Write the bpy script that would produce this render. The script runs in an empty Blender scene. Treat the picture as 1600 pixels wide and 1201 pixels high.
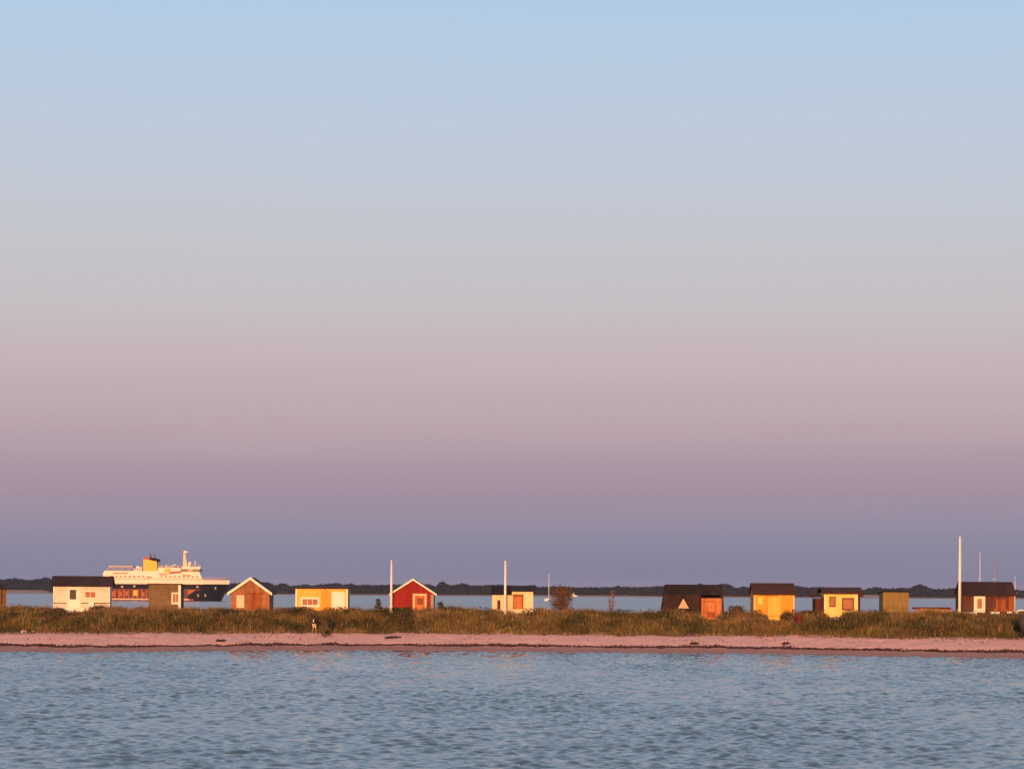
import bpy, bmesh, math, random
import numpy as np
from mathutils import Vector, Matrix

random.seed(7)
rng = np.random.default_rng(7)
S = bpy.context.scene
COL = S.collection
R = math.radians

# ------------------------------------------------------------------ camera
CAM_H, FPX, HORIZON, ROLL = 6.0, 4000.0, 921.0, 0.0058
cam_d = bpy.data.cameras.new('camera')
cam_d.sensor_width = 36.0
cam_d.lens = FPX / 1600.0 * 36.0
cam_d.shift_y = (HORIZON - 600.5) / 1600.0
cam_d.clip_start, cam_d.clip_end = 0.5, 30000
cam = bpy.data.objects.new('camera', cam_d)
COL.objects.link(cam)
cam.matrix_world = Matrix.Translation((0, 0, CAM_H)) @ Matrix.Rotation(-ROLL, 4, 'Y') @ Matrix.Rotation(R(90), 4, 'X')
S.camera = cam

# ------------------------------------------------------------------ light
SUN_ELEV, SUN_AZ = R(6.0), R(-3.0)          # low sun behind the camera, a touch to the left
sun_dir = Vector((math.sin(SUN_AZ) * math.cos(SUN_ELEV), -math.cos(SUN_AZ) * math.cos(SUN_ELEV), math.sin(SUN_ELEV)))
sun_d = bpy.data.lights.new('sun', 'SUN')
sun_d.energy, sun_d.angle, sun_d.color = 5.0, R(0.6), (1.0, 0.455, 0.19)
sun = bpy.data.objects.new('sun', sun_d)
COL.objects.link(sun)
sun.rotation_euler = sun_dir.to_track_quat('Z', 'Y').to_euler()
sun.location = (0, -30, 60)

W = bpy.data.worlds.new('World'); S.world = W; W.use_nodes = True
nt = W.node_tree; nt.nodes.clear()
def N(t, **kw):
    n = nt.nodes.new(t)
    for k, v in kw.items(): setattr(n, k, v)
    return n
def srgb(r, g, b):
    f = lambda c: c / 12.92 if c <= 0.04045 else ((c + 0.055) / 1.055) ** 2.4
    return (f(r / 255), f(g / 255), f(b / 255), 1.0)
wo = N('ShaderNodeOutputWorld'); mixs = N('ShaderNodeMixShader')
bg_a = N('ShaderNodeBackground'); bg_b = N('ShaderNodeBackground')
sky = N('ShaderNodeTexSky', sky_type='NISHITA'); sky.sun_disc = False
sky.sun_elevation = SUN_ELEV; sky.sun_rotation = math.atan2(sun_dir.x, sun_dir.y)
sky.altitude = 0; sky.air_density = 1.0; sky.dust_density = 3.0; sky.ozone_density = 1.5
bg_b.inputs['Strength'].default_value = 0.14
nt.links.new(sky.outputs[0], bg_b.inputs['Color'])
tc = N('ShaderNodeTexCoord'); sep = N('ShaderNodeSeparateXYZ'); ramp = N('ShaderNodeValToRGB')
nt.links.new(tc.outputs['Generated'], sep.inputs[0])
nz = N('ShaderNodeTexNoise'); nz.inputs['Scale'].default_value = 1.0; nz.inputs['Detail'].default_value = 3
mp = N('ShaderNodeMapping'); mp.inputs['Scale'].default_value = (2.0, 2.0, 26.0)
nt.links.new(tc.outputs['Generated'], mp.inputs[0]); nt.links.new(mp.outputs[0], nz.inputs['Vector'])
ma = N('ShaderNodeMath', operation='MULTIPLY_ADD'); ma.inputs[1].default_value = 0.022; 
sb = N('ShaderNodeMath', operation='SUBTRACT'); sb.inputs[1].default_value = 0.011
nt.links.new(nz.outputs['Fac'], ma.inputs[0]); nt.links.new(sep.outputs['Z'], ma.inputs[2])
nt.links.new(ma.outputs[0], sb.inputs[0]); nt.links.new(sb.outputs[0], ramp.inputs[0])
stops = [(0.0, (120, 121, 148)), (0.0065, (131, 130, 154)), (0.020, (143, 138, 159)), (0.030, (154, 142, 161)), (0.039, (164, 145, 162)), (0.050, (172, 152, 165)), (0.0638, (186, 165, 173)),
         (0.0886, (198, 180, 185)), (0.107, (198, 190, 194)), (0.1255, (197, 196, 201)), (0.15, (195, 200, 211)), (0.1738, (191, 203, 219)), (0.2241, (178, 204, 229)),
         (0.35, (181, 207, 231)), (0.6, (173, 200, 226)), (1.0, (163, 191, 219))]
el = ramp.color_ramp.elements
while len(el) < len(stops): el.new(0.5)
for e, (p, c) in zip(el, stops): e.position = p
for e, (p, c) in zip(el, stops): e.color = srgb(*c)
nt.links.new(ramp.outputs['Color'], bg_a.inputs['Color'])
dot = N('ShaderNodeVectorMath', operation='DOT_PRODUCT'); dot.inputs[1].default_value = (math.sin(SUN_AZ), -math.cos(SUN_AZ), 0)
nt.links.new(tc.outputs['Generated'], dot.inputs[0])
mr = N('ShaderNodeMapRange', interpolation_type='SMOOTHSTEP')
mr.inputs['From Min'].default_value = -0.35; mr.inputs['From Max'].default_value = 0.75
nt.links.new(dot.outputs['Value'], mr.inputs['Value']); nt.links.new(mr.outputs[0], mixs.inputs[0])
nt.links.new(bg_a.outputs[0], mixs.inputs[1]); nt.links.new(bg_b.outputs[0], mixs.inputs[2]); nt.links.new(mixs.outputs[0], wo.inputs[0])

S.render.engine = 'CYCLES'
S.view_settings.view_transform = 'Standard'; S.view_settings.look = 'None'
S.view_settings.exposure = 0.0; S.view_settings.gamma = 1.0; S.view_settings.use_curve_mapping = False
S.cycles.max_bounces = 6; S.cycles.volume_bounces = 0; S.cycles.use_denoising = True

# ------------------------------------------------------------------ helpers
def unroll(px, py):
    return px + (py - HORIZON) * ROLL, py - (px - 800.0) * ROLL
def at(px, py, d):
    """world point seen at photo pixel (px, py) at distance d"""
    x, y = unroll(px, py)
    return Vector(((x - 800.0) * d / FPX, d, CAM_H - (y - HORIZON) * d / FPX))

MATS = {}
def mat(name, color, rough=0.7, var=0.18, boards=None, vscale=1.6, spec=0.14, bump=0.0, metallic=0.0, attr=None):
    if name in MATS: return MATS[name]
    m = bpy.data.materials.new(name); m.use_nodes = True
    t = m.node_tree; b = t.nodes['Principled BSDF']
    b.inputs['Roughness'].default_value = rough; b.inputs['Metallic'].default_value = metallic
    b.inputs['Specular IOR Level'].default_value = spec
    c = t.nodes.new('ShaderNodeTexCoord'); n = t.nodes.new('ShaderNodeTexNoise')
    n.inputs['Scale'].default_value = vscale; n.inputs['Detail'].default_value = 6; n.inputs['Roughness'].default_value = 0.65
    t.links.new(c.outputs['Object'], n.inputs['Vector'])
    r = t.nodes.new('ShaderNodeMapRange'); r.inputs['From Min'].default_value = 0.3; r.inputs['From Max'].default_value = 0.7
    r.inputs['To Min'].default_value = 1 - var; r.inputs['To Max'].default_value = 1 + var * 0.6
    t.links.new(n.outputs['Fac'], r.inputs['Value'])
    mx = t.nodes.new('ShaderNodeMix'); mx.data_type = 'RGBA'; mx.blend_type = 'MULTIPLY'; mx.inputs['Factor'].default_value = 1
    if attr:
        a = t.nodes.new('ShaderNodeAttribute'); a.attribute_name = attr
        t.links.new(a.outputs['Color'], mx.inputs[6])
    else:
        mx.inputs[6].default_value = (*color[:3], 1)
    t.links.new(r.outputs[0], mx.inputs[7])
    out = mx.outputs[2]
    if boards:
        axis, width = boards
        w = t.nodes.new('ShaderNodeTexWave'); w.wave_type = 'BANDS'; w.bands_direction = axis; w.wave_profile = 'SAW'
        w.inputs['Scale'].default_value = 0.314 / width; w.inputs['Distortion'].default_value = 0.0
        t.links.new(c.outputs['Object'], w.inputs['Vector'])
        bp = t.nodes.new('ShaderNodeBump'); bp.inputs['Strength'].default_value = 0.8; bp.inputs['Distance'].default_value = 0.02
        t.links.new(w.outputs['Fac'], bp.inputs['Height']); t.links.new(bp.outputs[0], b.inputs['Normal'])
        # every board weathers a little differently, and rain leaves vertical streaks
        sp_ = t.nodes.new('ShaderNodeSeparateXYZ'); t.links.new(c.outputs['Object'], sp_.inputs[0])
        dv = t.nodes.new('ShaderNodeMath'); dv.operation = 'DIVIDE'; dv.inputs[1].default_value = width * 1.6; t.links.new(sp_.outputs[axis], dv.inputs[0])
        fl = t.nodes.new('ShaderNodeMath'); fl.operation = 'FLOOR'; t.links.new(dv.outputs[0], fl.inputs[0])
        wn_ = t.nodes.new('ShaderNodeTexWhiteNoise'); wn_.noise_dimensions = '1D'; t.links.new(fl.outputs[0], wn_.inputs['W'])
        st = t.nodes.new('ShaderNodeTexNoise'); st.inputs['Scale'].default_value = 1.0; st.inputs['Detail'].default_value = 5
        mp_ = t.nodes.new('ShaderNodeMapping'); mp_.inputs['Scale'].default_value = (4.5, 4.5, 0.5); t.links.new(c.outputs['Object'], mp_.inputs[0]); t.links.new(mp_.outputs[0], st.inputs['Vector'])
        ad = t.nodes.new('ShaderNodeMath'); ad.operation = 'MULTIPLY_ADD'; ad.inputs[1].default_value = 1.6; t.links.new(st.outputs['Fac'], ad.inputs[0]); t.links.new(wn_.outputs['Value'], ad.inputs[2])
        r2 = t.nodes.new('ShaderNodeMapRange'); r2.inputs['From Min'].default_value = 0.5; r2.inputs['From Max'].default_value = 2.0
        r2.inputs['To Min'].default_value = 1 - 1.25 * max(var, 0.16); r2.inputs['To Max'].default_value = 1.08; t.links.new(ad.outputs[0], r2.inputs['Value'])
        m2 = t.nodes.new('ShaderNodeMix'); m2.data_type = 'RGBA'; m2.blend_type = 'MULTIPLY'; m2.inputs['Factor'].default_value = 1
        t.links.new(out, m2.inputs[6]); t.links.new(r2.outputs[0], m2.inputs[7]); out = m2.outputs[2]
    elif bump:
        bp = t.nodes.new('ShaderNodeBump'); bp.inputs['Strength'].default_value = bump; bp.inputs['Distance'].default_value = 0.05 if bump < 0.95 else 0.16
        n2 = t.nodes.new('ShaderNodeTexNoise'); n2.inputs['Scale'].default_value = 7; n2.inputs['Detail'].default_value = 8
        t.links.new(c.outputs['Object'], n2.inputs['Vector'])
        t.links.new(n2.outputs['Fac'], bp.inputs['Height']); t.links.new(bp.outputs[0], b.inputs['Normal'])
    t.links.new(out, b.inputs['Base Color'])
    MATS[name] = m
    return m

class MB:
    def __init__(s): s.v, s.f = [], []
    def add(s, vs, fs):
        o = len(s.v); s.v += [tuple(v) for v in vs]; s.f += [tuple(i + o for i in f) for f in fs]; return s
    def box(s, x0, x1, y0, y1, z0, z1):
        return s.add([(x0, y0, z0), (x1, y0, z0), (x1, y1, z0), (x0, y1, z0), (x0, y0, z1), (x1, y0, z1), (x1, y1, z1), (x0, y1, z1)],
                     [(0, 3, 2, 1), (4, 5, 6, 7), (0, 1, 5, 4), (1, 2, 6, 5), (2, 3, 7, 6), (3, 0, 4, 7)])
    def slab(s, pts, off):
        """closed solid: polygon pts extruded by vector off"""
        n = len(pts); off = Vector(off); a = [Vector(p) for p in pts]; b = [p + off for p in a]
        return s.add(a + b, [tuple(range(n))[::-1], tuple(range(n, 2 * n))] + [(i, (i + 1) % n, n + (i + 1) % n, n + i) for i in range(n)])
    def prism(s, xz, y0, y1):
        return s.slab([(x, y0, z) for x, z in xz], (0, y1 - y0, 0))
    def tube(s, pts, rad, n=8, caps=True):
        pts = [Vector(p) for p in pts]; k = len(pts)
        rad = rad if isinstance(rad, (list, tuple)) else [rad] * k
        vs, fs = [], []
        for i, p in enumerate(pts):
            d = (pts[min(i + 1, k - 1)] - pts[max(i - 1, 0)]).normalized()
            u = d.orthogonal().normalized() if abs(d.z) < 0.95 else Vector((1, 0, 0)); u = (u - d * u.dot(d)).normalized(); w = d.cross(u)
            for j in range(n):
                a = 2 * math.pi * j / n; vs.append(p + (u * math.cos(a) + w * math.sin(a)) * rad[i])
        for i in range(k - 1):
            for j in range(n):
                fs.append((i * n + j, i * n + (j + 1) % n, (i + 1) * n + (j + 1) % n, (i + 1) * n + j))
        if caps: fs += [tuple(range(n))[::-1], tuple(range((k - 1) * n, k * n))]
        return s.add(vs, fs)
    def build(s, name, m, parent=None, smooth=False, bevel=0.0):
        me = bpy.data.meshes.new(name); me.from_pydata(s.v, [], s.f); me.update()
        bm = bmesh.new(); bm.from_mesh(me); bmesh.ops.recalc_face_normals(bm, faces=bm.faces); bm.to_mesh(me); bm.free()
        if smooth: me.polygons.foreach_set('use_smooth', [True] * len(me.polygons))
        me.materials.append(m)
        o = bpy.data.objects.new(name, me); COL.objects.link(o)
        if parent: o.parent = parent
        if bevel:
            b = o.modifiers.new('bevel', 'BEVEL'); b.width = bevel; b.segments = 1; b.limit_method = 'ANGLE'
        return o

def tag(o, label=None, cat=None, group=None, kind=None):
    for k, v in (('label', label), ('category', cat), ('group', group), ('kind', kind)):
        if v: o[k] = v
    return o
def empty(name, loc, label, cat, group=None, rz=0.0):
    o = bpy.data.objects.new(name, None); COL.objects.link(o); o.location = loc; o.rotation_euler = (0, 0, rz)
    o.empty_display_size = 0.3
    return tag(o, label, cat, group)

def fast_mesh(name, verts, faces, m, smooth=False, colors=None, parent=None):
    """numpy verts (n,3), faces (m,3|4)"""
    me = bpy.data.meshes.new(name); k = faces.shape[1]
    me.vertices.add(len(verts)); me.vertices.foreach_set('co', np.ascontiguousarray(verts, dtype=np.float32).ravel())
    me.loops.add(faces.size); me.loops.foreach_set('vertex_index', np.ascontiguousarray(faces, dtype=np.int32).ravel())
    me.polygons.add(len(faces)); me.polygons.foreach_set('loop_start', np.arange(0, faces.size, k, dtype=np.int32))
    me.polygons.foreach_set('use_smooth', np.full(len(faces), smooth))
    me.update(calc_edges=True)
    if colors is not None:
        a = me.color_attributes.new('tint', 'FLOAT_COLOR', 'POINT')
        a.data.foreach_set('color', np.ascontiguousarray(np.c_[colors, np.ones(len(colors))], dtype=np.float32).ravel())
    me.materials.append(m)
    o = bpy.data.objects.new(name, me); COL.objects.link(o)
    if parent: o.parent = parent
    return o

def vnoise(x, y, seed=0):
    """smooth value noise in 0..1"""
    def h(i, j):
        n = np.sin(i * 127.1 + j * 311.7 + seed * 74.7) * 43758.5453
        return n - np.floor(n)
    xi, yi = np.floor(x), np.floor(y); u, v = x - xi, y - yi
    u, v = u * u * (3 - 2 * u), v * v * (3 - 2 * v)
    return (h(xi, yi) * (1 - u) + h(xi + 1, yi) * u) * (1 - v) + (h(xi, yi + 1) * (1 - u) + h(xi + 1, yi + 1) * u) * v
def fbm(x, y, seed=0, o=4):
    s, a, t = 0, 0.5, 0
    for i in range(o):
        s = s + a * vnoise(x * 2 ** i, y * 2 ** i, seed + i); t += a; a *= 0.5
    return s / t

# ------------------------------------------------------------------ the setting: sand spit
SH_X = np.array([-6000, -52, -40, -25, -12, 0, 12, 25, 38, 50, 6000.])
SH_D = np.array([239, 239, 235, 246, 251, 247.5, 246.5, 245, 237.5, 233, 233.])
def shore(x):
    return np.interp(x, SH_X, SH_D) + 0.8 * (fbm(np.asarray(x) * 0.12, np.asarray(x) * 0 + 3.3, 5) - 0.5)
CREST = 266.0
def ground_z(x, d):
    x = np.asarray(x, float); d = np.asarray(d, float)
    s = shore(x); u = d - s
    top = 12.0 + 1.0 * (fbm(x * 0.25, x * 0 + 9.1, 3) - 0.5)
    zc = 3.0 + 0.35 * (fbm(x * 0.06, x * 0 + 1.7, 8) - 0.5)
    z = np.where(u < 0, u * 0.07, 0)
    a = np.clip(u / 5.6, 0, 1); z = np.where((u >= 0) & (u < 5.6), 0.42 * a, z)
    b = np.clip((u - 5.6) / (top - 5.6), 0, 1); z = np.where((u >= 5.6) & (u < top), 0.46 + 1.08 * b ** 0.9, z)
    t = np.clip((d - (s + top)) / np.maximum(CREST - s - top, 0.1), 0, 1)
    z = np.where(u >= top, 1.6 + (zc - 1.6) * (t * (1.6 - 0.6 * t)), z)
    bk = np.clip((d - 284) / 55, 0, 1); bk = bk * bk * (3 - 2 * bk)
    z = np.where(d > 284, zc * (1 - bk) - 0.8 * bk, z)
    dune = np.clip((u - top) / 3, 0, 1) * np.clip((335 - d) / 30, 0, 1)
    z = z + dune * 0.5 * (fbm(x * 0.22, d * 0.22, 21) - 0.5)
    beach = np.clip(u / 6, 0, 1) * np.clip((top + 2 - u) / 3, 0, 1)
    z = z + beach * (0.20 * (fbm(x * 0.5, d * 0.9, 31) - 0.5) + 0.20 * (fbm(x * 1.5, d * 1.9, 33) - 0.5))
    return z
def gz(x, d): return float(ground_z(np.array([x]), np.array([d]))[0])

# paths worn through the grass: (photo x of the foot, hut distance)
xs = np.concatenate([np.array([-6000, -2000, -800, -300, -150.]), np.arange(-75, 75.01, 0.33), np.array([150, 300, 800, 2000, 6000.])])
ds = np.concatenate([np.arange(222, 232, 2.0), np.arange(232, 262, 0.28), np.arange(262, 285, 0.8), np.arange(285, 346, 4.0)])
X, D = np.meshgrid(xs, ds); Z = ground_z(X, D)
nx, ny = len(xs), len(ds)
idx = np.arange(nx * ny).reshape(ny, nx)
quads = np.stack([idx[:-1, :-1], idx[:-1, 1:], idx[1:, 1:], idx[1:, :-1]], -1).reshape(-1, 4)
U = D - shore(X)
n1 = fbm(X * 0.9, D * 2.2, 41)
dry = np.array([0.75, 0.40, 0.345]); wet = np.array([0.42, 0.20, 0.165]); soil = np.array([0.10, 0.062, 0.026])
wr = 1 / (1 + np.exp(-(U - 5.2 + 1.6 * (fbm(X * 0.15, D * 0.2, 44) - 0.5)) / 0.35))
so = 1 / (1 + np.exp(-(U - 12.3 + 1.5 * (n1 - 0.5)) / 0.4))
colr = wet[None, None] * (1 - wr[..., None]) + dry[None, None] * wr[..., None]
colr = colr * (1 - so[..., None]) + soil[None, None] * so[..., None]
colr = colr * (0.86 + 0.28 * n1[..., None])
M_ground = mat('sand_and_soil', (0, 0, 0), rough=0.85, var=0.15, vscale=3.0, bump=1.0, attr='tint', spec=0.08)
ground = fast_mesh('sand_spit', np.stack([X, D, Z], -1).reshape(-1, 3), quads, M_ground, True, colr.reshape(-1, 3))
tag(ground, 'long low sand spit with pale pink beach and dune crest', kind='structure')

# ------------------------------------------------------------------ water
def water_mat(name, rough, base, bumps):
    m = bpy.data.materials.new(name); m.use_nodes = True; t = m.node_tree; b = t.nodes['Principled BSDF']
    b.inputs['Base Color'].default_value = (*base, 1); b.inputs['Roughness'].default_value = rough; b.inputs['IOR'].default_value = 1.45
    c = t.nodes.new('ShaderNodeTexCoord'); prev = None
    for sc, dist, st in bumps:
        n = t.nodes.new('ShaderNodeTexNoise'); n.inputs['Scale'].default_value = sc; n.inputs['Detail'].default_value = 3
        t.links.new(c.outputs['Object'], n.inputs['Vector'])
        bp = t.nodes.new('ShaderNodeBump'); bp.inputs['Strength'].default_value = st; bp.inputs['Distance'].default_value = dist
        t.links.new(n.outputs['Fac'], bp.inputs['Height'])
        if prev: t.links.new(prev.outputs[0], bp.inputs['Normal'])
        prev = bp
    if prev: t.links.new(prev.outputs[0], b.inputs['Normal'])
    return m
M_water = water_mat('bay_water', 0.07, (0.045, 0.075, 0.105), [(6.0, 0.012, 0.5)])
def wave_height(px_, pd_):
    h = np.zeros_like(px_); wr_ = np.random.default_rng(11)
    group = 0.45 + 1.1 * fbm(px_ * 0.09, pd_ * 0.035, 61, 3)
    w1 = [0.9 * np.sin(px_ * 0.21 * (1 + 0.1 * q) + q) + 0.9 * np.sin(pd_ * 0.17 + q * 1.7) for q in range(6)]
    for i in range(72):
        lam = 0.34 * (1.7 / 0.34) ** wr_.random()
        th = wr_.normal(0.1, 0.7); k = 2 * math.pi / lam
        slope = WAVE_SLOPE * (1.0 if lam < 1.4 else 0.75)
        arg = k * (px_ * math.sin(th) + pd_ * math.cos(th)) + wr_.random() * 6.283 + w1[i % 6]
        h += slope / k * (np.sin(arg) if i % 3 == 0 else 1.1 - 1.9 * np.abs(np.sin(arg * 0.5)))
    sg_ = 0.03; q_ = np.clip(h * group / sg_, -3, 3)
    h = sg_ * (np.exp(0.08 * q_) - 1) / 0.08      # peaked crests, flat troughs
    toshore = np.clip((shore(px_) - pd_) / 16, 0, 1)
    return h * (1.15 - 0.15 * toshore) * np.where(pd_ > shore(px_) + 1, 0, 1)
WAVE_SLOPE = 0.042
WV, WF, off_ = [], [], 0
for gx_, gd_ in ((np.arange(-36, 36.01, 0.135), np.arange(76, 152, 0.12)), (np.arange(-62, 62.01, 0.25), np.arange(151.9, 256, 0.2))):
    WX, WD = np.meshgrid(gx_, gd_); nx, ny = len(gx_), len(gd_); idx = np.arange(nx * ny).reshape(ny, nx) + off_; off_ += nx * ny
    WV.append(np.stack([WX, WD, wave_height(WX, WD)], -1).reshape(-1, 3))
    WF.append(np.stack([idx[:-1, :-1], idx[:-1, 1:], idx[1:, 1:], idx[1:, :-1]], -1).reshape(-1, 4))
zl = -0.22     # the rest of the bay, outside the rippled patch, lies just under its troughs
WV.append(np.array([[-6000, -700, zl], [6000, -700, zl], [6000, 262, zl], [-6000, 262, zl]], float)); WF.append(np.array([[0, 1, 2, 3]]) + off_)
water = fast_mesh('bay_water', np.concatenate(WV), np.concatenate(WF), M_water, True)
tag(water, 'rippled grey blue water of the bay in front of the beach', kind='structure')
M_sea = water_mat('sea_water', 0.27, (0.025, 0.06, 0.10), [])
sea = MB().add([(-6000, 340, 0), (6000, 340, 0), (6000, 9000, 0), (-6000, 9000, 0)], [(0, 1, 2, 3)]).build('sea_water', M_sea)
tag(sea, 'calm blue water of the channel behind the spit', kind='structure')

# ------------------------------------------------------------------ far shore and its woods
SKY_PTS = [(-60, 903), (0, 903), (20, 900), (35, 903), (55, 903), (70, 899), (84, 906), (120, 904), (160, 905), (360, 909), (400, 908), (421, 906), (433, 912), (445, 908), (457, 914), (481, 911), (490, 913),
           (520, 909), (530, 908), (540, 911), (550, 909), (560, 913), (575, 912), (605, 911), (650, 911), (672, 910), (682, 916), (688, 909), (692, 907), (701, 910), (710, 912), (720, 908),
           (727, 908), (735, 912), (752, 913), (777, 911), (817, 914), (834, 911), (841, 915), (866, 914), (900, 915), (958, 915), (964, 912), (970, 915), (1000, 915), (1039, 913), (1085, 913), (1091, 909), (1100, 912),
           (1120, 911), (1127, 909), (1138, 911), (1146, 917), (1159, 914), (1171, 917), (1244, 913), (1262, 916), (1270, 914), (1300, 917), (1352, 920), (1370, 913), (1380, 918), (1397, 917), (1411, 916),
           (1420, 918), (1425, 912), (1432, 910), (1441, 913), (1447, 917), (1459, 918), (1484, 917), (1495, 913), (1530, 915), (1590, 920), (1596, 921), (1604, 919), (1660, 917)]
FD = 2500.0
spx = np.array([unroll(p[0], p[1])[0] for p in SKY_PTS]); spz = np.array([at(p[0], p[1], FD)[2] for p in SKY_PTS])
sxw = (spx - 800) * FD / FPX
def wood_top(x): return np.interp(x, sxw, spz) 
field = lambda x: np.clip((-440 - x) / 12, 0, 1) + np.clip((x - 300) / 12, 0, 1) * np.clip((362 - x) / 10, 0, 1) + 0.35 * np.clip(0.5 - fbm(x * 0.01, x * 0, 90), 0, 1)
M_far = mat('far_bank_earth', (0.30, 0.19, 0.15), rough=0.9, var=0.2, vscale=0.05)
fx = np.concatenate([[-6000, -2000.], np.arange(-900, 901, 10.), [2000, 6000.]])
rows = [(2435, -0.5), (2440, 0.05), (2446, 0.9), (2462, 2.6), (2475, 3.4), (2540, 4.0), (9000, 4.0)]
FV = []
for d_, z_ in rows:
    zz = np.full_like(fx, z_) + (0.5 * (fbm(fx * 0.02, fx * 0 + d_, 71) - 0.5) if 2440 < d_ < 3000 else 0)
    FV.append(np.stack([fx, np.full_like(fx, d_), zz], -1))
FV = np.array(FV); nx, ny = len(fx), len(rows); idx = np.arange(nx * ny).reshape(ny, nx)
quads = np.stack([idx[:-1, :-1], idx[:-1, 1:], idx[1:, 1:], idx[1:, :-1]], -1).reshape(-1, 4)
tag(fast_mesh('far_shore', FV.reshape(-1, 3), quads, M_far, True), 'low far shore across the channel', kind='structure')
n = 90000
x = rng.uniform(-640, 640, n); f = field(x)
dep = rng.uniform(0, 1, n) ** 1.6
d = 2447 + np.clip(f, 0, 1) * 26 + dep * 50
top = wood_top(x) * (0.97 + 0.06 * rng.random(n)) - 1.0
crown = 0.80 + 0.20 * fbm(x * 0.09, d * 0.06, 77)
base = np.interp(d, [r[0] for r in rows], [r[1] for r in rows])
hh = base + (np.maximum(top, 8) * crown * (0.45 + 0.55 * np.clip(dep * 3.0, 0, 1)) - base) * rng.random(n) ** 0.7
c = np.stack([x, d, hh], -1)
a = rng.normal(0, 1, (n, 3)); a /= np.linalg.norm(a, axis=1, keepdims=True); b = np.cross(a, rng.normal(0, 1, (n, 3))); b /= np.linalg.norm(b, axis=1, keepdims=True)
sz = rng.uniform(0.8, 1.9, (n, 1))
v = np.stack([c + a * sz, c - a * sz * 0.6 + b * sz, c - a * sz * 0.5 - b * sz], 1).reshape(-1, 3)
tint = np.array([0.011, 0.014, 0.018])[None] * (0.6 + 0.8 * rng.random((n, 1)))
M_wood = mat('far_foliage', (0, 0, 0), rough=0.9, var=0.2, vscale=0.02, attr='tint', spec=0.05)
tag(fast_mesh('far_woodland', v, np.arange(3 * n).reshape(-1, 3), M_wood, False, np.repeat(tint, 3, 0)), 'dark slate treeline on the far shore under the horizon', 'woodland', kind='stuff')

# ------------------------------------------------------------------ materials of the things
M_white = mat('white_paint', (0.66, 0.63, 0.59), 0.6, 0.10, boards=('Z', 0.14))
M_trim = mat('white_trim', (0.72, 0.69, 0.65), 0.5, 0.08)
M_felt = mat('black_roofing_felt', (0.028, 0.018, 0.020), 0.9, 0.35, boards=('X', 0.6))
M_felt_b = mat('brown_roofing_felt', (0.052, 0.026, 0.025), 0.9, 0.35, boards=('X', 0.6))
M_felt_r = mat('red_brown_tiles', (0.07, 0.026, 0.019), 0.85, 0.25, boards=('Z', 0.2))
M_orangewood = mat('orange_brown_wood', (0.36, 0.145, 0.07), 0.7, 0.3, boards=('X', 0.14))
M_olive = mat('weathered_olive_boards', (0.195, 0.132, 0.08), 0.8, 0.25, boards=('Z', 0.16))
M_yellow = mat('yellow_paint', (0.80, 0.48, 0.10), 0.65, 0.16, boards=('X', 0.14))
M_paleyellow = mat('pale_yellow_paint', (0.82, 0.62, 0.20), 0.65, 0.12, boards=('X', 0.14))
M_cream = mat('cream_paint', (0.74, 0.60, 0.38), 0.65, 0.12, boards=('X', 0.16))
M_amber = mat('amber_paint', (0.72, 0.30, 0.035), 0.65, 0.15)
M_gold = mat('golden_yellow_paint', (0.76, 0.36, 0.045), 0.65, 0.35, boards=('X', 0.15), vscale=1.0)
M_red = mat('falu_red_paint', (0.27, 0.018, 0.016), 0.7, 0.2, boards=('X', 0.14))
M_darkred = mat('dark_red_paint', (0.085, 0.018, 0.016), 0.7, 0.2, boards=('X', 0.14))
M_maroon = mat('maroon_boards', (0.11, 0.04, 0.03), 0.75, 0.3, boards=('X', 0.14))
M_rust = mat('rust_orange_boards', (0.30, 0.085, 0.03), 0.75, 0.35, boards=('X', 0.16))
M_coral = mat('coral_orange_boards', (0.55, 0.19, 0.075), 0.7, 0.32, boards=('X', 0.16))
M_tan = mat('tan_boards', (0.24, 0.165, 0.068), 0.8, 0.2, boards=('Z', 0.18))
M_bark = mat('brown_planks', (0.17, 0.085, 0.04), 0.8, 0.3, boards=('X', 0.16))
M_shade = mat('dark_tarred_boards', (0.035, 0.025, 0.026), 0.8, 0.3, boards=('X', 0.15))
M_warmpane = mat('curtain_reflection_pane', (0.36, 0.15, 0.08), 0.6, 0.4, vscale=3.0, spec=0.2)  # orange sky reflection and curtain tone put together into the pane colour
M_dusk = mat('dark_window', (0.05, 0.022, 0.018), 0.5, 0.3, vscale=4.0, spec=0.2)
M_redframe = mat('red_brown_frame', (0.20, 0.05, 0.022), 0.6, 0.15)
M_blush = mat('pale_shutter', (0.66, 0.50, 0.40), 0.6, 0.12)
M_grey = mat('grey_stone', (0.30, 0.28, 0.27), 0.85, 0.3, bump=0.5)
M_steel = mat('steel', (0.12, 0.11, 0.11), 0.7, 0.1)
M_pole = mat('white_lacquer', (0.82, 0.78, 0.76), 0.35, 0.05)

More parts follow.
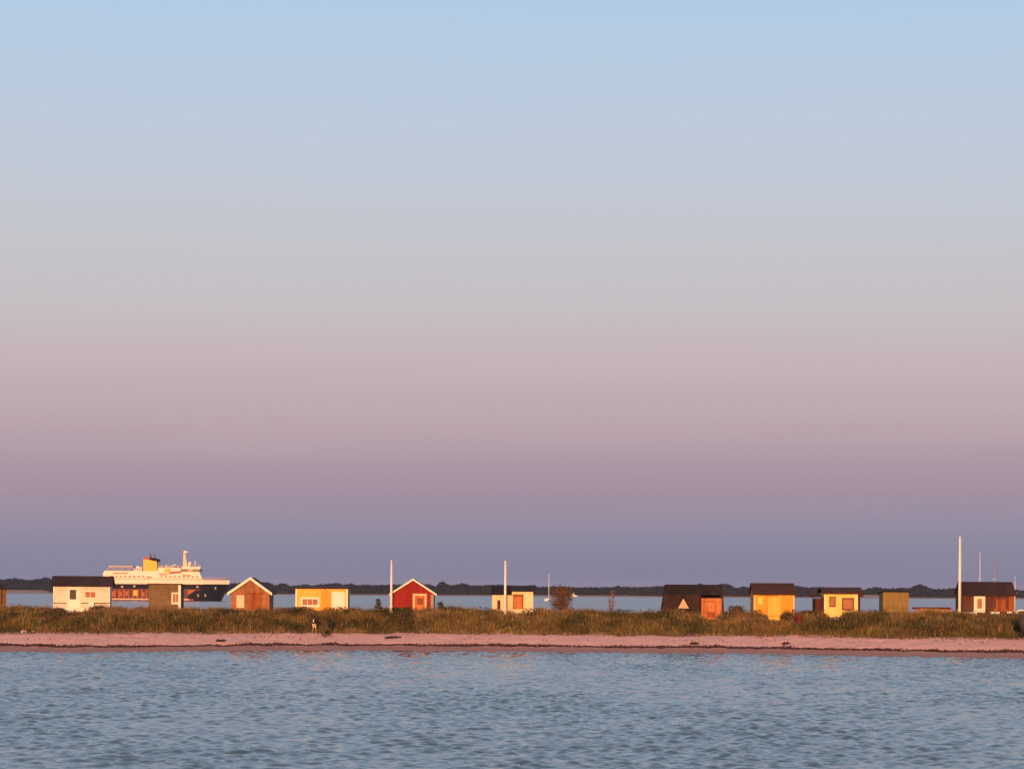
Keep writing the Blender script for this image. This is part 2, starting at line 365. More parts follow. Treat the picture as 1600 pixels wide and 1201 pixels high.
# ------------------------------------------------------------------ hut kit
class Hut:
    """a hut whose front wall stands at distance d; sizes are read in photo pixels and turned into metres"""
    def __init__(s, name, x0, x1, d, depth, label, cat='beach hut', group='beach huts along the spit', sink=0.0, rz=0.0):
        s.d, s.depth = d, depth
        p = at((x0 + x1) / 2, 935, d); s.cx = p.x
        s.g = gz(p.x, d + 0.5) - 0.05 - sink
        s.o = empty(name, (p.x, d, s.g), label, cat, group, R(rz))
        s.py = (920 + 950) / 2; s.mid = (x0 + x1) / 2
    def x(s, px, py=935): return at(px, py, s.d).x - s.cx
    def z(s, py, dd=0.0, px=None): return at(s.mid if px is None else px, py, s.d + dd).z - s.g
    def wall(s, x0, x1, ztop, m, holes=(), y0=0.0, depth=None, gable=None, side=None, zb=0.0, name='wall', t=0.1):
        """front wall with openings (x0,x1,z0,z1 metres), two side walls, back wall"""
        depth = s.depth if depth is None else depth
        b = MB()
        gx = sorted({x0, x1, *[v for h in holes for v in h[:2]]}); gzv = sorted({zb, ztop, *[v for h in holes for v in h[2:4]]})
        for i in range(len(gx) - 1):
            for j in range(len(gzv) - 1):
                mx, mz = (gx[i] + gx[i + 1]) / 2, (gzv[j] + gzv[j + 1]) / 2
                if not any(h[0] < mx < h[1] and h[2] < mz < h[3] for h in holes):
                    b.box(gx[i], gx[i + 1], y0, y0 + t, gzv[j], gzv[j + 1])
        if gable: b.prism([(x0, ztop), (x1, ztop), gable], y0, y0 + t)
        b.box(x0, x0 + t, y0 + t, y0 + depth, zb, ztop); b.box(x1 - t, x1, y0 + t, y0 + depth, zb, ztop)
        b.box(x0 + t, x1 - t, y0 + depth - t, y0 + depth, zb, ztop)
        if gable: b.prism([(x0, ztop), (x1, ztop), gable], y0 + depth - t, y0 + depth)
        return b.build(name, m, s.o)
    def window(s, h, frame_m, pane_m, y0=0.0, w=0.07, cross=True, sill=True):
        x0, x1, z0, z1 = h
        b = MB()
        b.box(x0 - w, x1 + w, y0 - 0.035, y0 + 0.05, z1 - 0.01, z1 + w); b.box(x0 - w, x1 + w, y0 - 0.035, y0 + 0.05, z0 - w, z0 + 0.01)
        b.box(x0 - w, x0 + 0.01, y0 - 0.033, y0 + 0.048, z0 + 0.012, z1 - 0.012); b.box(x1 - 0.01, x1 + w, y0 - 0.033, y0 + 0.048, z0 + 0.012, z1 - 0.012)
        if cross:
            n_ = max(1, round((x1 - x0) / 0.6))
            for i in range(1, n_ + 1) if n_ > 1 else [1]:
                xm = x0 + (x1 - x0) * i / (n_ + 1 if n_ == 1 else n_)
                if xm < x1 - 0.02: b.box(xm - 0.02, xm + 0.02, y0 + 0.0, y0 + 0.045, z0 + 0.013, z1 - 0.013)
        o = b.build('window', frame_m, s.o)
        MB().box(x0 + 0.005, x1 - 0.005, y0 + 0.05, y0 + 0.07, z0 + 0.005, z1 - 0.005).build('pane', pane_m, o)
        if sill: MB().box(x0 - w - 0.03, x1 + w + 0.03, y0 - 0.09, y0 - 0.036, z0 - w - 0.03, z0 - w + 0.02).build('sill', frame_m, o)
        return o
    def door(s, h, m, frame_m=None, y0=0.0, w=0.08, panel_m=None, glass=None, glass_m=None):
        x0, x1, z0, z1 = h
        b = MB().box(x0 + 0.01, x1 - 0.01, y0 + 0.03, y0 + 0.075, z0 + 0.01, z1 - 0.01)
        b.box(x0 + 0.08, x1 - 0.08, y0 + 0.015, y0 + 0.0295, z0 + 0.15, z0 + (z1 - z0) * 0.42)
        o = b.build('door', m, s.o)
        if glass:
            gx0, gx1, gz0, gz1 = glass
            MB().box(gx0, gx1, y0 + 0.012, y0 + 0.0295, gz0, gz1).build('pane', glass_m or M_dusk, o)
        MB().box(x1 - 0.16, x1 - 0.11, y0 - 0.04, y0 + 0.0285, z0 + 0.95, z0 + 1.05).build('handle', M_steel, o)
        if frame_m:
            f = MB().box(x0 - w, x1 + w, y0 - 0.04, y0 + 0.028, z1, z1 + w)
            f.box(x0 - w, x0, y0 - 0.04, y0 + 0.028, z0, z1 - 0.001); f.box(x1, x1 + w, y0 - 0.04, y0 + 0.028, z0, z1 - 0.001)
            f.build('door_frame', frame_m, s.o)
        return o
    def gable_roof(s, xl, xr, ze, xa, za, m, over=0.35, t=0.10, y0=0.0):
        """ridge runs away from the camera"""
        b = MB()
        for xe in (xl, xr):
            b.slab([(xe, y0 - over, ze), (xa, y0 - over, za), (xa, y0 - over, za + t), (xe, y0 - over, ze + t)], (0, s.depth + 2 * over, 0))
        o = b.build('roof', m, s.o)
        return o
    def bargeboards(s, xl, xr, ze, xa, za, m, over=0.35, w=0.22, y0=0.0):
        for xe in (xl, xr):
            MB().slab([(xe, y0 - over - 0.04, ze - w * 0.45), (xa, y0 - over - 0.04, za - w * 0.45), (xa, y0 - over - 0.04, za + w * 0.55), (xe, y0 - over - 0.04, ze + w * 0.55)], (0, 0.036, 0)).build('bargeboard', m, s.o)
    def side_roof(s, xl, xr, ze, zr, m, over=0.3, t=0.1, y0=0.0, depth=None, back=True, ridge=0.5, skew=0.0):
        """ridge runs across the picture; front eave ze, ridge zr"""
        depth = s.depth if depth is None else depth
        yr = y0 + depth * ridge
        b = MB()
        b.slab([(xl - skew, y0 - over, ze), (xr + skew, y0 - over, ze), (xr, yr, zr), (xl, yr, zr)], (0, 0, t))
        if back:
            zb = zr - (zr - ze) * (depth - depth * ridge + over) / (yr - y0 + over)
            b.slab([(xl, yr, zr), (xr, yr, zr), (xr + skew, y0 + depth + over, zb), (xl - skew, y0 + depth + over, zb)], (0, 0, t))
        o = b.build('roof', m, s.o)
        MB().box(xl - skew - 0.01, xr + skew + 0.01, y0 - over - 0.035, y0 - over - 0.002, ze - 0.06, ze + t + 0.01).build('fascia', m, o)
        return o
    def side_gables(s, x0, x1, zt, zr, m, y0=0.0, depth=None, t=0.1):
        depth = s.depth if depth is None else depth
        for xa in (x0, x1 - t):
            MB().slab([(xa, y0, zt), (xa, y0 + depth, zt), (xa, y0 + depth / 2, zr - 0.02)], (t, 0, 0)).build('gable_wall', m, s.o)
    def corners(s, x0, x1, z1, m, y0=0.0, w=0.10, zb=0.0):
        for xa in (x0 - 0.02, x1 - w + 0.02):
            MB().box(xa, xa + w, y0 - 0.03, y0 - 0.003, zb, z1).build('corner_board', m, s.o)
    def steps(s, x0, x1, m, n=3, y0=0.0, h=0.45, name='steps'):
        b = MB()
        for i in range(n):
            b.box(x0, x1, y0 - 0.35 * (i + 1) - 0.25, y0 - 0.35 * i - 0.25 if i else y0 - 0.06, -0.25 - 0.2 * i, h * (1 - i / n))
        return b.build(name, m, s.o)

HD = 268.0

# --- edge of a brown plank hut at the picture's left border
H = Hut('plank_hut', -60, 9, 270, 3.5, 'brown plank hut cut off by the left picture edge', rz=11)
x0, x1, zt = H.x(-60), H.x(9), H.z(919, px=0)
H.wall(x0, x1, zt, M_bark)
for k, pxx in enumerate((2, -8, -18, -28, -38, -48)):
    MB().box(H.x(pxx) - 0.06, H.x(pxx) + 0.06, -0.04, -0.003, 0, zt - 0.03).build('batten', M_shade, H.o)
H.side_roof(x0 - 0.25, x1 + 0.1, zt - 0.02, zt + 0.35, M_felt, over=0.2)
H.corners(x0, x1, zt - 0.03, M_bark, w=0.14)

# --- white hut with dark roof
H = Hut('white_hut', 84, 171, 268, 4.2, 'white hut with dark low roof, door and small window, left of the ferry', rz=6)
x0, x1 = H.x(84), H.x(171); ze = H.z(915); zr = H.z(901, 2.1)
dr = (H.x(106), H.x(125), H.z(949), H.z(918)); wn = (H.x(133), H.x(149), H.z(933), H.z(924))
H.wall(x0, x1, ze + 0.08, M_white, [dr, wn])
H.door(dr, M_trim, M_trim, glass=(H.x(109), H.x(119), H.z(936), H.z(921)), glass_m=M_dusk)
H.window(wn, M_trim, M_warmpane)
H.side_roof(H.x(80), H.x(176), ze, zr, M_felt_b, over=0.35); H.side_gables(x0, x1, ze + 0.08, zr, M_white)
MB().box(x0 - 0.02, dr[0] - 0.09, -0.05, -0.003, H.z(942.5), H.z(940.8)).build('skirting_rail', M_tan, H.o)
MB().box(dr[1] + 0.09, x1 + 0.02, -0.05, -0.003, H.z(942.5), H.z(940.8)).build('skirting_rail', M_tan, H.o)
H.corners(x0, x1, ze, M_trim)
H.steps(H.x(104), H.x(133), M_trim, n=3, h=H.z(949))
ch = empty('garden_chair', (at(142, 940, 267.3).x, 267.3, gz(at(142, 940, 267.3).x, 267.3) + 0.45), 'white garden chair on the deck beside the white hut door', 'chair')
MB().box(-0.3, 0.3, -0.3, 0.25, 0.42, 0.47).build('seat', M_trim, ch)
MB().slab([(-0.3, 0.25, 0.42), (0.3, 0.25, 0.42), (0.26, 0.36, 1.0), (-0.26, 0.36, 1.0)], (0, 0.04, 0)).build('backrest', M_trim, ch)
for sx in (-0.3, 0.25):
    for sy in (-0.3, 0.2): MB().box(sx, sx + 0.05, sy, sy + 0.05, -0.5, 0.419).build('leg', M_trim, ch)
dk = MB()
for i in range(9): dk.box(-1.1, 1.1, -0.9 + i * 0.2, -0.715 + i * 0.2, -0.06, -0.005)
dk.box(-1.05, -0.95, -0.85, 0.85, -0.7, -0.061).box(0.95, 1.05, -0.85, 0.85, -0.7, -0.061)
o = dk.build('timber_deck', M_grey); o.location = ch.location + Vector((-0.05, -0.1, 0)); tag(o, 'small timber deck under the white garden chair', 'deck')

# --- weathered olive hut in front of the ferry
H = Hut('weathered_hut', 232, 282, 270, 3.2, 'weathered olive brown hut standing in front of the ferry', rz=1)
x0, x1 = H.x(232), H.x(282); zt = H.z(913.5)
wn = (H.x(270), H.x(279), H.z(941), H.z(927))
H.wall(x0, x1, zt, M_olive, [wn])
H.window(wn, M_trim, M_warmpane, w=0.13)
MB().box(x1 - 0.24, x1 + 0.03, -0.04, -0.003, 0, zt).build('corner_board', M_trim, H.o)
MB().slab([(x0 - 0.12, -0.25, zt + 0.08), (x1 + 0.14, -0.25, zt + 0.08), (x1 + 0.14, 3.4, zt - 0.12), (x0 - 0.12, 3.4, zt - 0.12)], (0, 0, 0.09)).build('roof', M_olive, H.o)

# --- orange-brown gable hut
H = Hut('gable_hut', 360, 423, 267, 4.6, 'orange brown gabled hut with white bargeboards right of the ferry')
x0, x1 = H.x(361), H.x(421); ze = H.z(925); xa, za = H.x(391.5), H.z(903.5)
shut = (H.x(369.5), H.x(381.5), H.z(949), H.z(929.5)); dr = (H.x(392), H.x(407), H.z(951), H.z(927))
H.wall(x0, x1, ze + 0.06, M_orangewood, [shut, dr], gable=(xa, za - 0.02))
o = MB().box(shut[0], shut[1], 0.0, 0.06, shut[2], shut[3]).build('shutter', M_blush, H.o)
H.door(dr, M_rust, M_orangewood)
MB().box(H.x(386), H.x(414), -0.05, -0.003, H.z(927), H.z(925)).build('lintel', M_rust, H.o)
H.gable_roof(H.x(355.5), H.x(425.5), H.z(928), xa, za, M_felt); H.bargeboards(H.x(355.5), H.x(425.5), H.z(928), xa, za, M_trim, w=0.30)
MB().slab([(xa - 0.12, -0.39, za - 0.75), (xa + 0.12, -0.39, za - 0.75), (xa + 0.12, -0.39, za - 0.15), (xa - 0.12, -0.39, za - 0.15)], (0, 0.03, 0)).build('gable_ornament', M_orangewood, H.o)
bx_ = empty('storage_crate', (at(372, 955, 265.6).x, 265.6, gz(at(372, 955, 265.6).x, 265.6) + 0.35), 'dark blue grey crate below the pale shutter of the gabled hut', 'crate')
M_crate = mat('blue_grey_crate', (0.05, 0.06, 0.075), 0.7, 0.3)
MB().box(-0.7, 0.7, -0.35, 0.35, -0.4, 0.38).build('body', M_crate, bx_); MB().box(-0.74, 0.74, -0.39, 0.39, 0.381, 0.45).build('lid', M_crate, bx_)
for sx in (-0.55, 0.45): MB().box(sx, sx + 0.1, -0.385, -0.352, -0.4, 0.37).build('batten', M_shade, bx_)

# --- yellow flat-roofed hut
H = Hut('yellow_hut', 462, 543, 268, 3.8, 'long yellow hut with thin flat roof and white door, between the two gabled huts')
x0, x1 = H.x(462), H.x(543); zt = H.z(919.5)
wn = (H.x(472.5), H.x(496.5), H.z(945), H.z(935.5)); dr = (H.x(519), H.x(537.5), H.z(950), H.z(925))
H.wall(x0, x1, zt, M_yellow, [wn, dr])
H.window(wn, M_trim, M_warmpane, w=0.18)
H.door(dr, M_trim, M_trim)
MB().box(H.x(502), H.x(517), -0.03, -0.003, 0.2, H.z(922)).build('amber_panel', M_amber, H.o)
H.corners(x0, x1, zt - 0.02, M_trim, w=0.16)
MB().slab([(x0 - 0.12, -0.2, zt + 0.0), (x1 + 0.12, -0.2, zt + 0.0), (x1 + 0.12, 4.0, zt + 0.1), (x0 - 0.12, 4.0, zt + 0.1)], (0, 0, 0.12)).build('roof', M_felt_r, H.o)

# --- red gable hut
H = Hut('red_hut', 612, 680, 268, 4.8, 'bright red gabled hut with white bargeboards and pale door frame')
x0, x1 = H.x(613), H.x(677.5); ze = H.z(927); xa, za = H.x(645.5), H.z(905)
dr = (H.x(648), H.x(663.5), H.z(956), H.z(930))
H.wall(x0, x1, ze + 0.06, M_red, [dr], gable=(xa, za - 0.02))
M_peach = mat('peach_frame', (0.74, 0.48, 0.28), 0.6, 0.1)
H.door(dr, M_coral, M_peach, w=0.2, glass=(H.x(652), H.x(661), H.z(944), H.z(934)), glass_m=M_redframe)
H.gable_roof(H.x(608), H.x(682.5), H.z(929), xa, za, M_felt); H.bargeboards(H.x(608), H.x(682.5), H.z(929), xa, za, M_trim, w=0.20)
MB().box(x1 - 0.3, x1 + 0.02, -0.03, -0.003, 0, ze - 0.1).build('corner_board', M_grey, H.o)

# --- small cream hut with dark roof behind a flagpole
H = Hut('cream_hut', 768, 834, 268, 4.0, 'cream hut with black roof and orange door, flagpole standing before it')
x0, xm, x1 = H.x(769), H.x(800), H.x(833); ze = H.z(929); zr = H.z(916.5, 2.2)
dl = (H.x(777), H.x(782), H.z(952), H.z(937.5)); dr = (H.x(803), H.x(816), H.z(951), H.z(931))
H.wall(x0, xm - 0.02, ze + 0.1, M_cream, [dl], y0=0.35, depth=3.6)
H.door(dl, M_darkred, None, y0=0.36)
H.wall(xm, x1, H.z(924), M_cream, [dr], y0=-0.55, depth=4.4, name='porch_wall')
H.door(dr, M_coral, M_rust, y0=-0.55, w=0.1)
H.side_roof(H.x(767), xm - 0.05, ze + 0.06, zr, M_felt, over=0.0, y0=0.12, depth=4.1)
b = MB().slab([(xm - 0.12, -0.8, H.z(923.6)), (x1 + 0.2, -0.8, H.z(923.6)), (x1 + 0.2, 2.15, zr + 0.02), (xm - 0.12, 2.15, zr + 0.02)], (0, 0, 0.12))
b.slab([(xm - 0.12, 2.15, zr + 0.02), (x1 + 0.2, 2.15, zr + 0.02), (x1 + 0.2, 4.2, ze + 0.1), (xm - 0.12, 4.2, ze + 0.1)], (0, 0, 0.12)); b.build('porch_roof', M_felt, H.o)
MB().box(H.x(801), H.x(818), -0.6, -0.555, H.z(931) + 0.11, H.z(929.5) + 0.11).build('lintel', M_rust, H.o)

# --- dark hut with steep roof and triangular window
H = Hut('steep_roof_hut', 1035, 1131, 268, 4.4, 'dark tarred hut with steep roof, triangular window and coral orange entrance')
zt = H.z(914.5, 1.9); zk = H.z(929, 0.95); zb = H.z(960, 0)
xL0, xL1, xR0, xR1 = H.x(1040), H.x(1034), H.x(1130), H.x(1132)
xk = H.x(1037.5)
tri = [(H.x(1059.5), H.z(950)), (H.x(1077), H.z(950)), (H.x(1068.3), H.z(934.5))]
dd = (H.x(1096), H.x(1127.5))
zeave = zb - 0.35
def onlow(z): return 0.0 + (z - zeave) / (zk - zeave) * 0.95
# lower steep roof built in pieces round the entrance
for (a0, a1, b0, b1) in ((xL1, dd[0] - 0.02, xk, dd[0] - 0.02), (dd[1] + 0.02, xR1, dd[1] + 0.02, H.x(1131))):
    MB().slab([(a0, 0, zeave), (a1, 0, zeave), (b1, 0.95, zk), (b0, 0.95, zk)], (0, 0.16, 0.04)).build('lower_roof', M_felt_b, H.o)
up = MB().slab([(xk - 0.02, 0.86, zk + 0.0), (H.x(1131) + 0.02, 0.86, zk + 0.0), (xR0, 1.9, zt), (xL0, 1.9, zt)], (0, 0.02, 0.12))
up.slab([(xL0, 1.9, zt), (xR0, 1.9, zt), (xR1, 4.2, zeave), (xL1, 4.2, zeave)], (0, 0.02, 0.12)); up.build('upper_roof', M_felt, H.o)
for xa_, xb_ in ((xL1 + 0.25, xL0 + 0.12), (xR1 - 0.3, xR0 - 0.2)):
    MB().slab([(xa_, 0.2, 0), (xa_, 4.1, 0), (xa_, 4.1, zeave), (xb_, 1.95, zt - 0.05), (xb_, 1.0, zk - 0.05), (xa_, 0.2, zeave)], (0.1, 0, 0)).build('end_wall', M_shade, H.o)
MB().box(xL1 + 0.3, xR1 - 0.35, 0.22, 0.32, -0.3, zeave + 0.1).build('plinth', M_shade, H.o)
trio = MB().slab([(x_, onlow(z_) - 0.16, z_) for x_, z_ in tri], (0, 0.10, 0)).build('triangular_window', mat('peach_shutter', (0.56, 0.38, 0.24), 0.6, 0.2), H.o)
cxm, czm = sum(p[0] for p in tri) / 3, sum(p[1] for p in tri) / 3
big = [(cxm + (x_ - cxm) * 1.42, czm + (z_ - czm) * 1.42) for x_, z_ in tri]
for i in range(3):
    a_, b_ = i, (i + 1) % 3
    MB().slab([(tri[a_][0], onlow(tri[a_][1]) - 0.19, tri[a_][1]), (tri[b_][0], onlow(tri[b_][1]) - 0.19, tri[b_][1]), (big[b_][0], onlow(big[b_][1]) - 0.19, big[b_][1]), (big[a_][0], onlow(big[a_][1]) - 0.19, big[a_][1])], (0, 0.14, 0)).build('frame', M_felt, trio)
zd = H.z(934)
H.wall(dd[0], dd[1], zd, M_coral, y0=-0.12, depth=1.3, name='entrance_wall', zb=-0.3)
MB().box(dd[0] - 0.12, dd[1] + 0.12, -0.22, 1.3, zd + 0.002, zd + 0.1).build('entrance_roof', M_felt, H.o)
for xx in (dd[0] - 0.1, dd[1] + 0.004): MB().box(xx, xx + 0.096, -0.16, 0.6, -0.2, zd).build('entrance_post', M_felt_r, H.o)
MB().box(dd[0] + 0.55, dd[1] - 0.65, -0.16, -0.122, 0.0, zd - 0.3).build('door', M_rust, H.o)
MB().box(dd[0] + 0.62, dd[1] - 0.72, -0.18, -0.162, 0.9, zd - 0.4).build('door_panel', M_coral, H.o)
H.steps(dd[0] + 0.5, dd[1] - 0.5, M_coral, n=2, y0=-0.15, h=0.3)

# --- golden hut
H = Hut('golden_hut', 1177, 1241, 268, 4.0, 'golden yellow hut with red brown roof, right of the dark steep roofed hut')
x0, x1 = H.x(1178), H.x(1241); ze = H.z(928); zr = H.z(912, 2.0)
wn = (H.x(1184.5), H.x(1191.5), H.z(944), H.z(932)); dr = (H.x(1201), H.x(1217), H.z(961), H.z(933)); w2 = (H.x(1228), H.x(1234), H.z(950), H.z(936))
H.wall(x0, x1, ze + 0.08, M_gold, [wn, dr, w2])
H.window(wn, M_amber, M_paleyellow, w=0.1, cross=False); H.window(w2, M_gold, M_amber, w=0.06, cross=False)
H.door(dr, M_yellow, M_yellow)
H.side_roof(H.x(1175), H.x(1243.5), ze, zr, M_felt_r, over=0.35); H.side_gables(x0, x1, ze + 0.08, zr, M_gold)
H.corners(x0, x1, ze, M_peach, w=0.14)
for a_, b_, c_, d_ in ((1192.6, 1198, 951, 931.5), (1181, 1184, 950, 934), (1219.5, 1227, 955, 931), (1235.2, 1238, 955, 934), (1185, 1191.5, 953, 946)):
    MB().box(H.x(a_), H.x(b_), -0.025, -0.003, H.z(c_), H.z(d_)).build('amber_panel', M_amber, H.o)
H.steps(H.x(1198), H.x(1221), M_yellow, n=3, h=0.5)

# --- bright yellow hut with two windows and dark red lean-to
H = Hut('two_window_hut', 1288, 1341, 267, 4.0, 'bright yellow hut with two red framed windows and dark red lean-to')
x0, x1 = H.x(1288), H.x(1340); ze = H.z(926.5); zr = H.z(918.5, 2.0)
w1 = (H.x(1297), H.x(1304.5), H.z(946), H.z(933)); w2 = (H.x(1317.5), H.x(1332.5), H.z(950.5), H.z(935.5))
H.wall(x0, x1, ze + 0.08, M_paleyellow, [w1, w2])
H.window(w1, M_redframe, M_warmpane, w=0.09, cross=False); H.window(w2, M_redframe, M_warmpane, w=0.14, cross=False)
xa_ = H.x(1275.5)
H.wall(xa_, x0 - 0.03, H.z(935), M_darkred, y0=0.7, depth=2.8, name='lean_to_wall')
MB().slab([(H.x(1268), 0.35, H.z(932) - 0.1), (x0 - 0.28, 0.35, H.z(932)), (x0 - 0.28, 3.8, H.z(925)), (H.x(1268), 3.8, H.z(926))], (0, 0, 0.1)).build('lean_to_roof', M_felt_r, H.o)
MB().box(x0 - 0.2, x0 - 0.03, -0.03, 0.15, 0, H.z(933)).build('corner_post', M_darkred, H.o)
H.side_roof(H.x(1284), H.x(1349), ze, zr, M_felt_r, over=0.4)
MB().slab([(x1 + 0.02, -0.28, ze - 0.2), (x1 + 0.55, -0.28, ze - 0.45), (x1 + 0.55, -0.28, ze + 0.12), (x1 + 0.02, -0.28, ze + 0.12)], (0, 0.05, 0)).build('eave_bracket', M_darkred, H.o)
MB().box(x1 + 0.02, x1 + 0.34, 0.4, 3.8, 0, ze - 0.1).build('shaded_side_strip', M_darkred, H.o)  # dark strip standing in for the hut's shaded right side
H.corners(x0, x1, ze, M_trim, w=0.10)
H.steps(H.x(1293), H.x(1312), M_grey, n=2, h=0.35)

# --- small tan shed
H = Hut('tan_shed', 1379, 1420, 272, 2.8, 'small plain tan shed with flat dark roof edge, right of the two window hut', 'shed')
x0, x1 = H.x(1379.5), H.x(1420); zt = H.z(925)
dr = (H.x(1396), H.x(1410), H.z(962), H.z(935))
H.wall(x0, x1, zt, M_tan, [dr]); H.door(dr, M_tan, M_tan, w=0.06)
MB().slab([(x0 - 0.1, -0.2, zt + 0.06), (x1 + 0.16, -0.2, zt + 0.06), (x1 + 0.16, 3.0, zt - 0.16), (x0 - 0.1, 3.0, zt - 0.16)], (0, 0, 0.1)).build('roof', M_felt, H.o)

# --- maroon hut with white door on the right
H = Hut('maroon_hut', 1503, 1586, 268, 4.2, 'maroon hut with brown roof and white door beside the tallest flagpole')
x0, x1 = H.x(1504), H.x(1585); ze = H.z(929.5); zr = H.z(910, 2.1)
dr = (H.x(1523.5), H.x(1537.5), H.z(957), H.z(933)); wn = (H.x(1558), H.x(1570), H.z(948), H.z(937)) 
H.wall(x0, x1, ze + 0.08, M_maroon, [dr, wn])
H.door(dr, M_trim, M_trim, w=0.12, glass=(H.x(1527), H.x(1534.5), H.z(950.5), H.z(935)), glass_m=M_warmpane)
H.window(wn, M_rust, M_rust, w=0.1)
MB().box(H.x(1553), H.x(1574) , -0.03, -0.003, H.z(955), H.z(950)).build('lit_wall_panel', M_rust, H.o)  # stronger light on the wall's right part put into a brighter orange
MB().box(H.x(1576), x1 - 0.01, -0.03, -0.003, 0.1, ze - 0.05).build('lit_wall_panel', M_rust, H.o)  # same painted-in light at the right end of the wall
H.side_roof(H.x(1502), H.x(1587.5), ze, zr, M_felt_b, over=0.35); H.side_gables(x0, x1, ze + 0.08, zr, M_maroon)

def picket_fence(p0, p1, d, top, bot, label):
    a_, b_ = at(p0, 960, d), at(p1, 960, d); zb_, zt_ = at(p0, bot, d).z, at(p0, top, d).z
    f = empty('picket_fence', (a_.x, d, zb_), label, 'fence')
    w_ = b_.x - a_.x; n_ = max(3, int(w_ / 0.17)); hgt = zt_ - zb_
    base_pk = None
    for i in range(n_ + 1):
        if base_pk is None:
            base_pk = MB().slab([(-0.05, 0, -0.3), (0.05, 0, -0.3), (0.05, 0, hgt - 0.06), (0, 0, hgt), (-0.05, 0, hgt - 0.06)], (0, 0.025, 0)).build('picket', M_trim, f); o_ = base_pk
        else:
            o_ = base_pk.copy(); COL.objects.link(o_); o_.parent = f
        o_.location = (w_ * i / n_, 0, 0)
    for z_ in (hgt * 0.25, hgt * 0.75): MB().box(-0.05, w_ + 0.05, 0.028, 0.07, z_ - 0.04, z_ + 0.04).build('rail', M_trim, f)
picket_fence(1501, 1526, 266.6, 955, 964, 'low white picket fence at the foot of the tallest flagpole')
def plank_bench(px, py, d, w, label):
    p = at(px, py, d); o = empty('plank_bench', (p.x, d, p.z), label, 'bench')
    MB().box(-w / 2, w / 2, -0.2, 0.2, -0.06, 0.0).build('seat', M_trim, o)
    MB().slab([(-w / 2, 0.2, 0.02), (w / 2, 0.2, 0.02), (w / 2, 0.27, 0.3), (-w / 2, 0.27, 0.3)], (0, 0.03, 0)).build('backrest', M_trim, o)
    for sx in (-w / 2 + 0.05, w / 2 - 0.13): MB().box(sx, sx + 0.08, -0.18, 0.18, -0.75, -0.061).build('leg', M_trim, o)
plank_bench(1555, 959.5, 266.8, 1.0, 'white plank bench under the maroon hut wall')
plank_bench(1578, 959.5, 266.8, 0.5, 'short white seat at the corner of the maroon hut')

# ------------------------------------------------------------------ flagpoles
def flagpole(px, ptop, pbot, d, r, label):
    b_, t_ = at(px, pbot, d), at(px, ptop, d); g_ = gz(b_.x, d)
    o = empty('flagpole', (b_.x, d, g_ - 0.1), label, 'flagpole', 'white flagpoles by the huts')
    hgt = t_.z - g_ + 0.1
    MB().tube([(0, 0, 0), (0, 0, hgt * 0.5), (0, 0, hgt)], [r, r * 0.9, r * 0.6], 12).build('pole', M_pole, o, smooth=True)
    MB().tube([(0, 0, hgt), (0, 0, hgt + 0.05), (0, 0, hgt + 0.11), (0, 0, hgt + 0.16)], [r * 0.4, r * 0.85, r * 0.8, 0.01], 10).build('finial', M_pole, o, smooth=True)
    MB().box(-0.16, 0.16, 0.07, 0.14, 0, 1.3).build('foot_bracket', M_trim, o)
    MB().tube([(r + 0.03, 0, 1.2), (r + 0.03, 0, hgt - 0.1)], 0.008, 5).build('halyard', M_trim, o)
flagpole(611, 877, 950, 266.4, 0.105, 'white flagpole at the corner of the red gabled hut')
flagpole(789, 878, 952, 265.6, 0.115, 'white flagpole standing in front of the cream hut')
flagpole(1499, 840, 965, 265.6, 0.135, 'tallest white flagpole, left of the maroon hut')

# ------------------------------------------------------------------ boats
M_gel = mat('white_gelcoat', (0.78, 0.76, 0.74), 0.35, 0.06)
M_boot = mat('dark_boot_stripe', (0.03, 0.035, 0.06), 0.5, 0.1)
def hull_mesh(L, B, F, draft=0.35, n=12):
    b = MB(); sec = []
    for i in range(n + 1):
        t_ = i / n; w_ = B / 2 * (1 - max(0, (t_ - 0.35) / 0.65) ** 2.2) * (0.78 + 0.22 * min(1, t_ / 0.35)); w_ = max(w_, 0.03)
        sh = F * (0.92 + 0.22 * (t_ - 0.3) ** 2 * 2); k = draft * (1 - 0.7 * abs(t_ - 0.45) / 0.55)
        x_ = -L / 2 + L * t_
        sec.append([(x_, -w_, sh), (x_ - 0.02 * t_, -w_ * 0.93, sh * 0.4), (x_ - 0.06 * L * t_ * t_, -w_ * 0.6, -k * 0.4), (x_ - 0.1 * L * t_ * t_, 0, -k),
                    (x_ - 0.06 * L * t_ * t_, w_ * 0.6, -k * 0.4), (x_ - 0.02 * t_, w_ * 0.93, sh * 0.4), (x_, w_, sh)])
    m_ = 7; vs = [p for s_ in sec for p in s_]
    fs = [(i * m_ + j, i * m_ + j + 1, (i + 1) * m_ + j + 1, (i + 1) * m_ + j) for i in range(n) for j in range(m_ - 1)]
    fs += [(i * m_, (i + 1) * m_, (i + 1) * m_ + m_ - 1, i * m_ + m_ - 1) for i in range(n)]
    fs += [tuple(range(m_)), tuple(range(n * m_, n * m_ + m_))[::-1]]
    return b.add(vs, fs)
M_alu = mat('dull_mast', (0.30, 0.27, 0.27), 0.6, 0.1)
